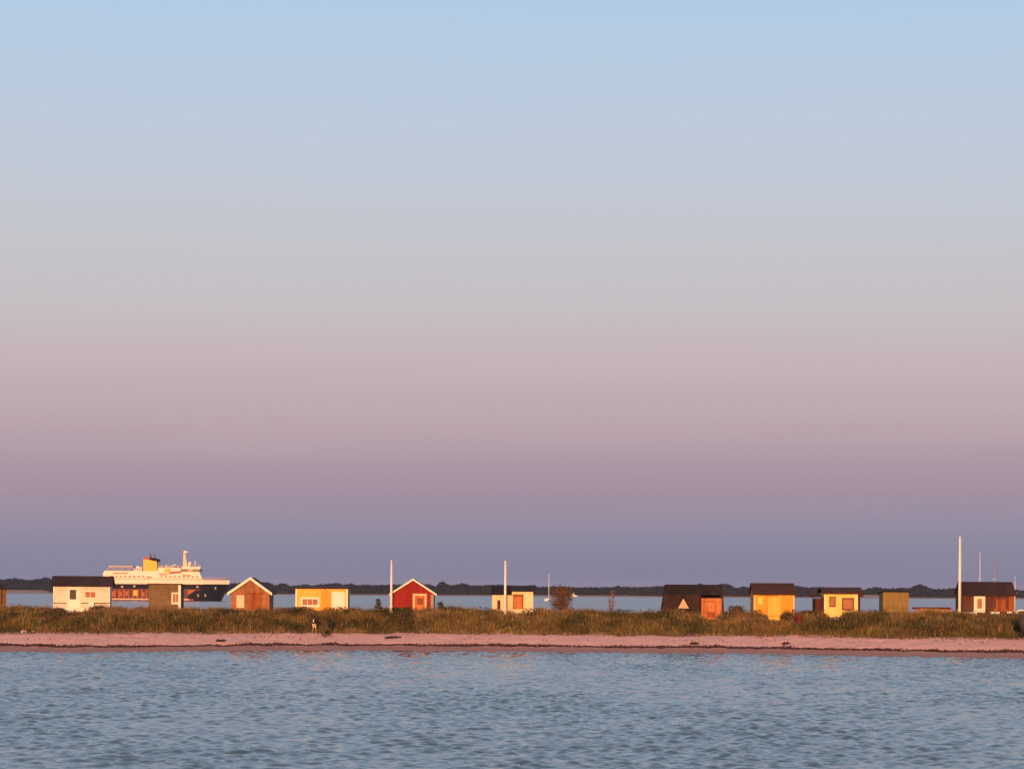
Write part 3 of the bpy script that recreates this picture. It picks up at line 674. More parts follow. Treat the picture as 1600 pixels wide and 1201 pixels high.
def sailboat(px, d, L, mast, label, heading, mast_r=0.09, mm=None):
    p = at(px, 935, d); o = empty('sailing_boat', (p.x, d, 0.0), label, 'sailing boat', 'sailing boats at anchor behind the spit', rz=heading)
    hull_mesh(L, L * 0.32, L * 0.105).build('hull', M_gel, o, smooth=False)
    MB().prism([(-L * 0.18, L * 0.1), (L * 0.2, L * 0.1), (L * 0.14, L * 0.1 + 0.5), (-L * 0.16, L * 0.1 + 0.55)], -L * 0.09, L * 0.09).build('cabin', M_gel, o)
    MB().tube([(L * 0.06, 0, L * 0.09), (L * 0.06, 0, mast * 0.6), (L * 0.06, 0, mast)], [mast_r, mast_r, mast_r * 0.7], 8).build('mast', mm or M_pole, o, smooth=True)
    MB().tube([(L * 0.05, 0, L * 0.1 + 1.0), (-L * 0.33, 0, L * 0.1 + 1.1)], 0.14, 8).build('boom', M_boot, o, smooth=True)
    MB().tube([(L * 0.47, 0, L * 0.11), (L * 0.065, 0, mast * 0.97)], 0.012, 4).build('forestay', M_steel, o)
    MB().tube([(-L * 0.48, 0, L * 0.1), (L * 0.055, 0, mast * 0.99)], 0.012, 4).build('backstay', M_steel, o)
    MB().tube([(L * 0.06, -0.5, mast * 0.62), (L * 0.06, 0.5, mast * 0.62)], 0.03, 6).build('spreader', M_pole, o)
    return o
sailboat(857, 1420, 9.0, 15.0, 'white sailing boat at anchor left of the round brown bush', R(72), 0.15)
sailboat(1527, 492, 9.0, 13.8, 'sailing boat whose bare mast rises left of centre over the maroon hut', R(20), 0.055)
sailboat(1552.5, 500, 8.5, 13.9, 'sailing boat with the taller of two close masts over the maroon hut', R(60), 0.05, M_alu)
sailboat(1556, 520, 8.0, 12.4, 'sailing boat with the shorter of two close masts over the maroon hut', R(110), 0.06, M_alu)
sailboat(1587, 540, 8.0, 9.6, 'sailing boat with low mast at the right end of the maroon hut', R(100), 0.06)
sailboat(1212, 620, 7.5, 10.2, 'sailing boat whose faint mast rises behind the golden hut roof', R(80), 0.05, M_alu)
def motorboat(px, d, L, label, heading):
    p = at(px, 935, d); o = empty('motor_boat', (p.x, d, 0), label, 'motor boat', rz=heading)
    hull_mesh(L, L * 0.34, L * 0.15).build('hull', M_gel, o)
    z0 = L * 0.14
    MB().prism([(-L * 0.35, z0), (L * 0.22, z0), (L * 0.1, z0 + 1.35), (-L * 0.33, z0 + 1.4)], -L * 0.12, L * 0.12).build('cabin', M_gel, o)
    MB().prism([(-L * 0.30, z0 + 0.7), (L * 0.13, z0 + 0.7), (L * 0.10, z0 + 1.15), (-L * 0.30, z0 + 1.15)], -L * 0.124, L * 0.124).build('window_band', M_dusk, o)
    MB().prism([(-L * 0.2, z0 + 1.42), (L * 0.0, z0 + 1.42), (-L * 0.04, z0 + 2.2), (-L * 0.18, z0 + 2.1)], -L * 0.09, L * 0.09).build('flybridge', M_gel, o)
    MB().tube([(-L * 0.12, 0, z0 + 2.1), (-L * 0.14, 0, z0 + 3.2)], 0.04, 6).build('aerial', M_pole, o)
motorboat(1601, 470, 11.0, 'white motor boat moored behind the right end of the maroon hut', R(170))
motorboat(897, 2380, 6.5, 'tiny white motor boat near the far shore right of the brown bush', R(10))

# upturned rowing boat lying in the grass
p = at(1455, 958, 269.0)
rb = empty('rowing_boat', (p.x, 269.0, gz(p.x, 269.0)), 'low brown upturned rowing boat lying in the grass left of the tallest flagpole', 'rowing boat')
zr_ = at(1455, 949, 269).z - rb.location.z
n_ = 12; vs = []; fs = []
for i in range(n_ + 1):
    t_ = i / n_; x_ = -2.1 + 4.2 * t_; w_ = 0.85 * (1 - abs(2 * t_ - 0.9) ** 3.2 * 0.8); hh_ = zr_ * (0.55 + 0.45 * min(1, t_ / 0.22)) * (1 - 0.12 * t_)
    vs += [(x_, -w_, 0.0), (x_, -w_ * 0.92, hh_ * 0.55), (x_, -w_ * 0.45, hh_ * 0.93), (x_, 0, hh_), (x_, w_ * 0.45, hh_ * 0.93), (x_, w_ * 0.92, hh_ * 0.55), (x_, w_, 0)]
fs = [(i * 7 + j, i * 7 + j + 1, (i + 1) * 7 + j + 1, (i + 1) * 7 + j) for i in range(n_) for j in range(6)] + [tuple(range(7)), tuple(range(n_ * 7, n_ * 7 + 7))[::-1]]
M_varnish = mat('faded_varnish', (0.40, 0.19, 0.09), 0.6, 0.3, boards=('Z', 0.18))
MB().add(vs, fs).build('hull', M_varnish, rb)
MB().box(-2.0, 2.05, -0.04, 0.04, zr_ * 0.86, zr_ + 0.06).build('keel', M_darkred, rb)
# beached boat at the right border
p = at(1606, 990, 246.0)
bb = empty('beached_boat', (p.x + 0.22, 246.4, gz(p.x, 246.0) + 0.5), 'pale boat hull with dark red bottom, propped up at the right picture edge', 'boat', rz=R(-100))
M_hullp = mat('pale_pink_hull', (0.50, 0.34, 0.28), 0.55, 0.2)
hull_mesh(5.2, 2.0, 1.75, 0.55).build('hull', mat('weathered_hull', (0.17, 0.10, 0.085), 0.6, 0.35), bb)
MB().prism([(-2.3, -0.3), (1.6, -0.3), (1.2, -0.62), (-2.2, -0.62)], -0.08, 0.08).build('keel', M_darkred, bb)
for sx in (-1.4, 0.9):
    MB().box(sx, sx + 0.14, -0.8, -0.66, -1.0, 0.4).build('prop', M_shade, bb); MB().box(sx, sx + 0.14, 0.66, 0.8, -1.0, 0.4).build('prop', M_shade, bb)

# ------------------------------------------------------------------ the ferry
FDIST = 1190.0
fo = at(260, 938, FDIST)
FE = empty('car_ferry', (fo.x, FDIST, 0), 'white car ferry with black hull and yellow funnel passing behind the huts', 'ferry')
K = FDIST / FPX
def fx_(px): return (px - 260) * K
def fz_(py): return (938.6 - py) * K
M_fwhite = mat('ferry_white', (0.68, 0.645, 0.63), 0.45, 0.06, vscale=0.3)
M_fblack = mat('ferry_black', (0.006, 0.006, 0.008), 0.6, 0.15, vscale=0.3, spec=0.08)
M_fred = mat('ferry_dark_red', (0.10, 0.02, 0.012), 0.5, 0.3, vscale=0.4)  # on the hull side this red stands in for reflected sunlight
M_fboot = mat('ferry_boot_red', (0.30, 0.02, 0.06), 0.5, 0.1)
M_fyellow = mat('ferry_yellow', (0.78, 0.44, 0.07), 0.5, 0.1, vscale=0.3)
M_forange = mat('ferry_orange', (0.36, 0.085, 0.028), 0.5, 0.2)
M_fwin = mat('ferry_glass', (0.05, 0.03, 0.025), 0.2, 0.3)
BW = 13.0   # beam
def planshape(x, full=BW / 2):
    a0, a1 = fx_(300), fx_(358)
    return full if x < a0 else max(0.35, full * (1 - ((x - a0) / (a1 - a0)) ** 2.0))
def ferry_solid(name, xs_, z0, z1, m, parent=FE, rake=0.0, inset=0.0, rake0=0.0):
    b = MB(); n = len(xs_); vs = []
    for x_ in xs_:
        w_ = planshape(x_) - inset
        xb = x_ - rake * max(0, (x_ - fx_(300)) / (fx_(358) - fx_(300))) ** 2 
        vs += [(xb, -w_ * 0.97, z0), (x_, -w_, z1), (x_, w_, z1), (xb, w_ * 0.97, z0)]
    fs = [(i * 4 + j, i * 4 + (j + 1) % 4, (i + 1) * 4 + (j + 1) % 4, (i + 1) * 4 + j) for i in range(n - 1) for j in range(4)]
    fs += [(0, 1, 2, 3), ((n - 1) * 4, (n - 1) * 4 + 3, (n - 1) * 4 + 2, (n - 1) * 4 + 1)]
    return b.add(vs, fs).build(name, m, parent)
lin = lambda a, b, n: [a + (b - a) * i / (n - 1) for i in range(n)]
hull_x = [fx_(168), fx_(230), fx_(290)] + lin(fx_(300), fx_(358), 12)
ferry_solid('hull', hull_x, -1.2, fz_(912.5), M_fblack, rake=4.2)
MB().box(fx_(168.5), fx_(296), -BW / 2 - 0.12, -BW / 2 - 0.004, 0.5, fz_(921.5)).build('side_reflection', M_fred, FE)  # plate over the black hull, its colour carrying the orange sun reflection
sp = MB().slab([(fx_(296), -BW / 2 - 0.12, fz_(921.5)), (fx_(309), -BW / 2 - 0.12, fz_(921.5)), (fx_(296), -BW / 2 - 0.12, fz_(930))], (0, 0.116, 0)).build('side_reflection', M_forange, FE)  # forward end of the reflection painted on the hull
# ribs, ports and a rubbing strake on the side
for i, pxx in enumerate((176, 183, 190, 197, 204, 211, 218, 225, 232, 240, 248, 256, 264, 272, 280, 288)):
    MB().box(fx_(pxx) - 0.22, fx_(pxx) + 0.22, -BW / 2 - 0.30, -BW / 2 - 0.124, 0.6, fz_(921.8)).build('side_rib', M_forange if i % 3 else M_coral, FE)
for i, (a_, b_, c_, d_) in enumerate(((178, 184, 932, 924.5), (188, 194, 932, 924.5), (199, 203, 931, 924), (211, 219, 931, 922.5), (224, 229, 932, 925))):
    MB().box(fx_(a_), fx_(b_), -BW / 2 - 0.20, -BW / 2 - 0.123, fz_(c_), fz_(d_)).build('side_port', M_forange if i != 3 else M_fyellow, FE)
MB().box(fx_(170), fx_(316), -BW / 2 - 0.42, -BW / 2 - 0.002, fz_(921.6), fz_(920.6)).build('rubbing_strake', M_rust, FE)
MB().box(fx_(168), fx_(298), -BW / 2 - 0.35, -BW / 2 - 0.001, 0.25, fz_(935.2)).build('boot_stripe', M_hullp, FE)
MB().box(fx_(285), fx_(305), -BW / 2 - 0.2, -BW / 2 - 0.003, 0.2, fz_(935.6)).build('boot_topping', M_fboot, FE)
for pxx, py_ in ((194, 917), (213, 916), (311, 916.5)):
    MB().box(fx_(pxx) - 0.5, fx_(pxx) + 0.5, -BW / 2 - 0.1, -BW / 2 - 0.01, fz_(py_ + 1.6), fz_(py_ - 1.2)).build('deck_opening', M_hullp, FE)
for pxx, py_ in ((338, 918.5), (312, 930), (323, 930)):
    w_ = planshape(fx_(pxx))
    MB().box(fx_(pxx) - 0.35, fx_(pxx) + 0.35, -w_ - 0.15, -w_ + 0.6, fz_(py_ + 2), fz_(py_ - 2)).build('hull_marking', M_grey, FE)
# superstructure
sx_ = [fx_(165), fx_(230), fx_(290)] + lin(fx_(300), fx_(357.5), 10)
ferry_solid('main_deckhouse', sx_[:3] + lin(fx_(300), fx_(320), 4), fz_(912.4), fz_(904.5), M_fwhite)
ferry_solid('forecastle_bulwark', lin(fx_(318), fx_(358.3), 9), fz_(912.4), fz_(906.0), M_fwhite)
b = MB().prism([(fx_(165), fz_(904.4)), (fx_(318), fz_(904.4)), (fx_(313.5), fz_(893.5)), (fx_(166.5), fz_(892.2)), (fx_(163.5), fz_(897))], -BW / 2 + 0.4, BW / 2 - 0.4)
b.build('passenger_deckhouse', M_fwhite, FE)
for i, pxx in enumerate(range(176, 310, 7)):
    if 228 < pxx < 252: continue
    MB().box(fx_(pxx), fx_(pxx) + 1.0, -BW / 2 + 0.34, -BW / 2 + 0.397, fz_(902.6), fz_(899.8)).build('deckhouse_window', mat('ferry_pale_glass', (0.36, 0.24, 0.16), 0.5, 0.4, vscale=0.2), FE)
MB().box(fx_(204), fx_(205.5), -BW / 2 + 0.3, -BW / 2 + 0.397, fz_(905), fz_(901)).build('deckhouse_door', M_grey, FE)
for (a_, b_, y_, nm) in ((163, 319, 904.6, 'deck_edge'), (160.5, 320, 912.6, 'deck_edge')):
    MB().box(fx_(a_) + 2.0, fx_(b_), -BW / 2 - 0.22, -BW / 2 + 0.38, fz_(y_) - 0.12, fz_(y_) + 0.14).build(nm, M_hullp, FE)
def rail(p0, p1, z, y, n_, h_=1.05):
    b = MB().tube([(fx_(p0), y, z + h_), (fx_(p1), y, z + h_)], 0.09, 4).tube([(fx_(p0), y, z + h_ * 0.5), (fx_(p1), y, z + h_ * 0.5)], 0.06, 4)
    for i in range(n_ + 1):
        xx = fx_(p0 + (p1 - p0) * i / n_); b.tube([(xx, y, z), (xx, y, z + h_)], 0.07, 4)
    o = b.build('railing', M_hullp, FE); o['kind'] = 'stuff'
for i, (a_, b_, t_, y_) in enumerate(((250, 256, 884.5, -3.4), (259, 262, 882.5, -2.5), (268, 276, 885.5, -3.8), (214, 219, 884.5, -3.6), (278, 282, 883, -3.0))):
    MB().prism([(fx_(a_), fz_(888.5)), (fx_(b_), fz_(888.5)), (fx_(b_ - 0.8), fz_(t_)), (fx_(a_ + 0.6), fz_(t_ + 0.8))], y_, y_ + 2.2).build('ventilator', M_fwhite if i % 2 else M_hullp, FE)
for (a_, b_, c_, d_) in ((180, 203, 897.5, 894.6), (252, 264, 899, 895.6), (288, 300, 900.5, 897.5), (232, 240, 903.8, 900.5)):
    MB().box(fx_(a_), fx_(b_), -BW / 2 + 0.32, -BW / 2 + 0.396, fz_(c_), fz_(d_)).build('recess_shade', mat('ferry_recess_shade', (0.46, 0.33, 0.24), 0.6, 0.4, vscale=0.35), FE)  # raised flat panels, the shade of recesses put into their darker colour
rail(170, 224, fz_(892.2), -BW / 2 + 0.5, 16); rail(249, 284, fz_(887.2), -4.5, 10); rail(320, 354, fz_(906), -3.0, 10); rail(295, 313, fz_(885.8), -5.5, 6)
MB().slab([(fx_(172), -5, fz_(887)), (fx_(210), -5, fz_(887)), (fx_(208), 5, fz_(887)), (fx_(173), 5, fz_(887))], (0, 0, 0.75)).build('deck_canopy', mat('ferry_canopy', (0.42, 0.36, 0.37), 0.6, 0.1), FE)
for pxx in (254, 300): MB().box(fx_(pxx), fx_(pxx) + 0.8, -BW / 2 + 0.33, -BW / 2 + 0.398, fz_(911.9), fz_(906)).build('deckhouse_door', M_grey, FE)
for pxx in (174, 186, 198, 208): MB().tube([(fx_(pxx), -4.8, fz_(893)), (fx_(pxx), -4.8, fz_(887))], 0.12, 6).build('canopy_post', M_fred, FE)
MB().prism([(fx_(209), fz_(893)), (fx_(224), fz_(893)), (fx_(224), fz_(886)), (fx_(213), fz_(888.5))], -4.5, 4.5).build('casing', M_fwhite, FE)
MB().box(fx_(210), fx_(217), -4.75, -4.52, fz_(897), fz_(893.8)).build('casing_vent', M_fred, FE)
fu = MB().prism([(fx_(225), fz_(893.5)), (fx_(247), fz_(893.5)), (fx_(245.8), fz_(876.5)), (fx_(225.5), fz_(874))], -3.2, 3.2).build('funnel', M_fyellow, FE)
MB().prism([(fx_(224.7), fz_(873.9)), (fx_(235), fz_(875.1)), (fx_(235), fz_(870.2)), (fx_(227), fz_(871.5))], -3.3, 3.3).build('cap', M_forange, fu)
MB().prism([(fx_(235.1), fz_(875.2)), (fx_(248.8), fz_(878.2)), (fx_(248.5), fz_(873.6)), (fx_(235.1), fz_(871.2))], -3.35, 3.35).build('cap', M_fblack, fu)
for pxx in (235.5, 242): MB().tube([(fx_(pxx), 0, fz_(873)), (fx_(pxx - 1), 0, fz_(865.5))], 0.35, 8).build('exhaust_pipe', M_steel, fu)
MB().prism([(fx_(248), fz_(893.5)), (fx_(285), fz_(893.5)), (fx_(283), fz_(887.5)), (fx_(249), fz_(887))], -4.6, 4.6).build('upper_casing', M_fwhite, FE)
MB().prism([(fx_(266), fz_(896.8)), (fx_(286), fz_(895)), (fx_(285), fz_(892.2)), (fx_(268), fz_(893.5))], -BW / 2 + 0.1, -4.7).build('rescue_boat', M_forange, FE)
MB().prism([(fx_(258), fz_(893)), (fx_(266), fz_(895)), (fx_(268), fz_(889)), (fx_(261), fz_(888))], -BW / 2 + 0.15, -4.65).build('boat_davit', M_fyellow, FE)
lb = hull_mesh(4.2, 1.7, 1.1).build('lifeboat', M_fwhite, FE); lb.location = (fx_(243), -BW / 2 - 0.7, fz_(914.2))
MB().tube([(fx_(262), -2, fz_(887.6)), (fx_(275), -2, fz_(882))], 0.28, 6).build('deck_crane', M_fwhite, FE)
MB().prism([(fx_(285.5), fz_(893.6)), (fx_(313), fz_(893.6)), (fx_(313.8), fz_(889.3)), (fx_(285.5), fz_(889.3))], -5.4, 5.4).build('bridge_windows', M_fwin, FE)
MB().prism([(fx_(296), fz_(893)), (fx_(303), fz_(893)), (fx_(303), fz_(888)), (fx_(296), fz_(888))], -5.6, -5.42).build('bridge_pillar', M_hullp, FE)
MB().prism([(fx_(284.5), fz_(889.2)), (fx_(315), fz_(889.2)), (fx_(314), fz_(885.6)), (fx_(286), fz_(886))], -5.7, 5.7).build('bridge_roof', M_fwhite, FE)
MB().prism([(fx_(285.5), fz_(886)), (fx_(293), fz_(886)), (fx_(289.8), fz_(868)), (fx_(288.8), fz_(860.5)), (fx_(286.8), fz_(860.5)), (fx_(286.5), fz_(868))], -0.7, 0.7).build('radar_mast', mat('ferry_mast', (0.72, 0.5, 0.4), 0.5, 0.1), FE)
MB().box(fx_(288), fx_(293), -1.4, 1.4, fz_(863.5), fz_(861)).build('radar_scanner', M_fwhite, FE)
MB().prism([(fx_(293), fz_(886)), (fx_(297), fz_(886)), (fx_(298), fz_(877.5)), (fx_(295), fz_(877.5))], -0.5, 0.5).build('signal_mast', M_fwhite, FE)
MB().tube([(fx_(304.5), 0, fz_(886)), (fx_(304.5), 0, fz_(876.5))], 0.22, 6).build('aerial', M_fwhite, FE)
MB().box(fx_(311.5), fx_(314), -1, 1, fz_(886), fz_(883.5)).build('searchlight', M_fwhite, FE)
MB().tube([(fx_(320), -3.5, fz_(905.6)), (fx_(340), -2.6, fz_(904.2)), (fx_(356), -0.5, fz_(905))], 0.12, 5).build('foredeck_rail', M_forange, FE)

# ------------------------------------------------------------------ grass on the dune
pp_x = at(491, 990, 259.2).x
PATHS = [(at(119, 955, 266).x, 0.95, 267.5), (at(1110, 965, 266).x, 0.9, 267.5), (at(1209, 968, 266).x, 0.85, 267.5), (at(1302, 968, 266).x, 0.8, 266.5)]
HUT_BOX = [(o.location.x, o) for o in bpy.data.objects if o.get('category') in ('beach hut', 'shed')]
HX = []
for cx_, o in HUT_BOX:
    w_ = max(abs(v_[0]) for ch_ in o.children if ch_.type == 'MESH' for v_ in ch_.bound_box)
    HX.append((o.location.x - w_, o.location.x + w_, o.location.y))
def grass(name, n, xr, dr, hgt, wid, label, seed, palette, thin=None):
    g_ = np.random.default_rng(seed)
    x = g_.uniform(*xr, n); s_ = shore(x); lo = s_ + 11.2 + 1.2 * (fbm(x * 0.6, x * 0 + 2.2, 55) - 0.3)
    d = lo + (dr - lo) * g_.random(n) ** 0.85
    keep = np.ones(n, bool)
    patch = fbm(x * 0.35, d * 0.35, 52); keep &= g_.random(n) < 0.45 + 1.0 * patch
    for a_, b_, y_ in HX: keep &= ~((x > a_ - 0.05) & (x < b_ + 0.05) & (d > y_ - 0.12))
    keep &= ~((x > 48.6) & (d < 250.5))
    keep &= ~((np.abs(x - pp_x) < 0.55) & (d < 259.5))
    hsc = np.ones(n)
    for xp, wp, dp in PATHS:
        r_ = np.abs(x - xp) / wp; near = np.clip((d - 259.5) / 3.0, 0, 1)
        keep &= ~((r_ < 0.7) & (d > 262.5) & (g_.random(n) < 0.6)); hsc *= 1 - near * np.clip(1.6 - r_, 0, 1) * 0.78
    x, d, hsc, patch = x[keep], d[keep], hsc[keep], patch[keep]; n = len(x)
    z = ground_z(x, d)
    clump = np.clip(1.5 * fbm(x * 0.7, d * 0.8, 57) - 0.22, 0, 1.1); big = fbm(x * 0.16, d * 0.3, 58)
    H_ = hgt * (0.15 + 1.25 * clump + 0.35 * g_.random(n) ** 3) * hsc * (0.8 + 0.4 * big) * np.clip(0.35 + (d - shore(x) - 11) / 5, 0.35, 1)
    ang = g_.uniform(0, math.tau, n); lean = g_.normal(0, 0.38, n); la = g_.normal(0.3, 1.2, n)
    wx_, wy_ = np.cos(ang) * wid * (0.6 + 0.8 * g_.random(n)), np.sin(ang) * wid * (0.6 + 0.8 * g_.random(n)) * 0.4
    tx, ty = np.cos(la) * lean * H_, np.sin(la) * lean * H_
    base = np.stack([x, d, z - 0.03], -1); w_ = np.stack([wx_, wy_, np.zeros(n)], -1)
    midp = base + np.stack([tx * 0.35, ty * 0.35, H_ * 0.6], -1); tip = base + np.stack([tx, ty, H_], -1)
    v = np.stack([base - w_, base + w_, midp + w_ * 0.8, midp - w_ * 0.8, tip], 1).reshape(-1, 3)
    i = np.arange(n)[:, None] * 5
    f = np.concatenate([i + np.array([[0, 1, 2]]), i + np.array([[0, 2, 3]]), i + np.array([[3, 2, 4]])], 0)
    pal = np.array(palette); mixv = np.clip(fbm(x * 0.22, d * 0.4, 59) * 1.7 - 0.35 + g_.normal(0, 0.16, n), 0, 0.999) * (len(pal) - 1)
    k = mixv.astype(int); fr = (mixv - k)[:, None]; c = pal[k] * (1 - fr) + pal[k + 1] * fr
    c = c * (0.55 + 0.6 * g_.random((n, 1))) * np.clip(0.2 + 1.6 * fbm(x * 0.55, d * 0.75, 66), 0.4, 1.5)[:, None]
    M_g = mat('grass_blades', (0, 0, 0), 0.7, 0.1, attr='tint', spec=0.15)
    o = fast_mesh(name, v, f, M_g, False, np.repeat(c, 5, 0))
    return tag(o, label, 'grass', kind='stuff')
PAL = [(0.054, 0.052, 0.012), (0.08, 0.070, 0.016), (0.115, 0.082, 0.024), (0.135, 0.078, 0.028), (0.215, 0.145, 0.065)]
grass('dune_grass', 200000, (-57, 57), 272.5, 0.80, 0.030, 'olive brown dune grass covering the bank between sand and huts', 5, PAL)
grass('tall_grass', 30000, (-57, 57), 271, 1.05, 0.018, 'taller straw coloured stems standing among the dune grass', 9, [(0.2, 0.13, 0.05), (0.3, 0.2, 0.1), (0.22, 0.12, 0.06)])

def scrub(n, seed):
    g_ = np.random.default_rng(seed); x = g_.uniform(-57, 57, n); lo = shore(x) + 12.2; d = lo + (268.2 - lo) * g_.random(n)
    p_ = fbm(x * 0.45, d * 0.5, 131); keep = p_ > 0.48 + 0.05 * g_.random(n)
    for a_, b_, y_ in HX: keep &= ~((x > a_ - 0.05) & (x < b_ + 0.05) & (d > y_ - 0.3))
    for xp, wp, dp in PATHS: keep &= ~((np.abs(x - xp) < wp * 1.3) & (d > 260))
    x, d, p_ = x[keep], d[keep], p_[keep]; n = len(x)
    top_ = 0.25 + 4.2 * (p_ - 0.46)
    z = ground_z(x, d) + np.clip(top_, 0.2, 1.15) * np.sqrt(g_.random(n))
    c = np.stack([x, d, z], -1); a = g_.normal(0, 1, (n, 3)); a /= np.linalg.norm(a, axis=1, keepdims=True); b = np.cross(a, g_.normal(0, 1, (n, 3))); b /= np.linalg.norm(b, axis=1, keepdims=True)
    s_ = g_.uniform(0.04, 0.10, (n, 1)); v = np.stack([c - a * s_, c + b * s_ * 0.6, c + a * s_, c - b * s_ * 0.6], 1).reshape(-1, 3)
    pal = np.array([(0.055, 0.05, 0.012), (0.034, 0.034, 0.011), (0.09, 0.05, 0.02)]); q = np.clip(fbm(x * 0.2, d * 0.3, 141) * 2.4 - 0.2, 0, 1.99); k = q.astype(int)
    tint = pal[k] * (0.6 + 0.8 * g_.random((n, 1)))
    o = fast_mesh('dune_scrub', v, np.arange(4 * n).reshape(-1, 4), mat('scrub_leaves', (0, 0, 0), 0.7, 0.1, attr='tint', spec=0.1), False, np.repeat(tint, 4, 0))
    tag(o, 'dark olive low scrub mottling the grassy bank', 'scrub', kind='stuff')
scrub(90000, 77)

# ------------------------------------------------------------------ bushes
def bush(name, px, ptop, pbot, wpx, d, col, label, shape=(0.75, 1.0, 0.9), n=1500, leaf=0.09, cat='bush', trunks=5, group=None, density=1.0):
    b_, t_ = at(px, pbot, d), at(px, ptop, d); g0 = gz(b_.x, d) if d < 300 else 0
    o = empty(name, (b_.x, d, g0 - 0.05), label, cat, group)
    hh_ = t_.z - g0 + 0.05; w_ = wpx * d / FPX / 2; g_ = np.random.default_rng(int(px * 7 + d))
    nc = max(16, n // 24)
    hz = g_.random(nc) ** 0.75; rad = w_ * np.interp(hz, [0, 0.35, 0.75, 1], [shape[0], shape[1], shape[2], shape[2] * 0.5])
    an = g_.uniform(0, math.tau, nc); rr = np.sqrt(g_.random(nc)) * 0.9
    cc = np.stack([np.cos(an) * rr * rad, np.sin(an) * rr * rad, hz * hh_ * 0.93], -1); bright = 0.6 + 0.8 * g_.random(nc)
    ki = g_.integers(0, nc, n); sg = min(w_ * 0.17, hh_ * 0.14)
    x, y, z = (cc[ki] + g_.normal(0, 1, (n, 3)) * sg * np.array([1, 1, 0.8])).T; z = np.clip(z, 0.02, hh_ * 1.04)
    c = np.stack([x, y, z], -1); a = g_.normal(0, 1, (n, 3)); a[:, 2] = np.abs(a[:, 2]) + 0.3; a /= np.linalg.norm(a, axis=1, keepdims=True)
    bb_ = np.cross(a, g_.normal(0, 1, (n, 3))); bb_ /= np.linalg.norm(bb_, axis=1, keepdims=True)
    s_ = leaf * g_.uniform(0.6, 1.5, (n, 1))
    v = np.stack([c - a * s_, c + bb_ * s_ * 0.5, c + a * s_ * 1.3, c - bb_ * s_ * 0.5], 1).reshape(-1, 3)
    tint = np.array(col)[None] * (0.65 + 0.6 * g_.random((n, 1))) * bright[ki][:, None]
    fast_mesh('crown', v, np.arange(4 * n).reshape(-1, 4), mat('bush_leaves', (0, 0, 0), 0.7, 0.1, attr='tint', spec=0.1), False, np.repeat(tint, 4, 0), o)
    for i in range(trunks):
        a0 = i / trunks * math.tau + 0.4; ex, ey = math.cos(a0) * w_ * 0.6, math.sin(a0) * w_ * 0.6
        MB().tube([(ex * 0.15, ey * 0.15, 0), (ex * 0.5, ey * 0.5, hh_ * 0.4), (ex, ey, hh_ * 0.85)], [0.045, 0.03, 0.012], 6).build('stem', M_bark, o)
    return o
bush('round_bush', 878, 915, 957, 38, 269, (0.135, 0.066, 0.028), 'rusty brown round bush right of the anchored sailing boat', (0.62, 0.80, 1.0), 5200, 0.06)
bush('sparse_shrub', 955, 919, 950, 18, 271, (0.22, 0.11, 0.08), 'thin pinkish shrub standing alone on the open dune', (0.3, 0.45, 1.0), 420, 0.05)
bush('evergreen_shrub', 591, 934, 952, 19, 270, (0.05, 0.045, 0.02), 'small dark pointed shrub left of the red gabled hut', (1.0, 0.8, 0.4), 700, 0.07, group='small dark shrubs by the huts')
bush('evergreen_shrub', 688, 938, 954, 19, 272, (0.05, 0.035, 0.02), 'small dark shrub at the back corner of the red gabled hut', (1.0, 0.9, 0.5), 600, 0.07, group='small dark shrubs by the huts')
bush('dark_shrub', 515, 966, 987, 15, 258.8, (0.03, 0.038, 0.022), 'dark green juniper like shrub just right of the walking person', (0.8, 1.0, 0.4), 700, 0.07, trunks=2)
bush('grey_shrub', 506, 975, 989, 9, 258.2, (0.11, 0.10, 0.075), 'grey green tuft between the person and the dark green shrub', (1.0, 0.9, 0.5), 400, 0.06, trunks=2)
OL = (0.085, 0.055, 0.022)
bush('low_bush', 1150, 947, 962, 42, 270, (0.07, 0.055, 0.02), 'low spreading bush between the steep roofed hut and the golden hut', (1.0, 1.0, 0.7), 1100, 0.09, group='low bushes in the dune grass')
bush('low_bush', 1191, 961, 978, 19, 266.0, OL, 'low bush before the left corner of the golden hut', (1.0, 1.0, 0.8), 900, 0.08, group='low bushes in the dune grass')
bush('low_bush', 1230, 958, 985, 26, 265.4, OL, 'low bush before the right corner of the golden hut', (1.0, 1.0, 0.75), 1300, 0.08, group='low bushes in the dune grass')
bush('low_bush', 1262, 954, 985, 30, 265.5, (0.10, 0.07, 0.026), 'wide low bush between the golden hut and the two window hut', (1.0, 1.0, 0.75), 1500, 0.09, group='low bushes in the dune grass')
bush('low_bush', 1331, 961, 985, 34, 264.6, (0.10, 0.07, 0.026), 'low bush under the larger window of the two window hut', (1.0, 1.0, 0.8), 1500, 0.09, group='low bushes in the dune grass')
bush('low_bush', 1136, 957, 978, 20, 265.8, (0.10, 0.07, 0.026), 'low bush right of the coral orange entrance', (1.0, 1.0, 0.7), 900, 0.08, group='low bushes in the dune grass')
bush('low_bush', 152, 948, 975, 28, 265.2, (0.09, 0.065, 0.024), 'low bush before the right half of the white hut', (1.0, 1.0, 0.7), 1200, 0.09, group='low bushes in the dune grass')
bush('low_bush', 92, 950, 975, 28, 265.2, (0.09, 0.065, 0.024), 'low bush before the left half of the white hut', (1.0, 1.0, 0.7), 1200, 0.09, group='low bushes in the dune grass')
bush('low_bush', 1580, 960, 992, 22, 262.0, (0.05, 0.045, 0.02), 'dark bush beside the propped boat at the right edge', (1.0, 1.0, 0.7), 1200, 0.09, group='low bushes in the dune grass')

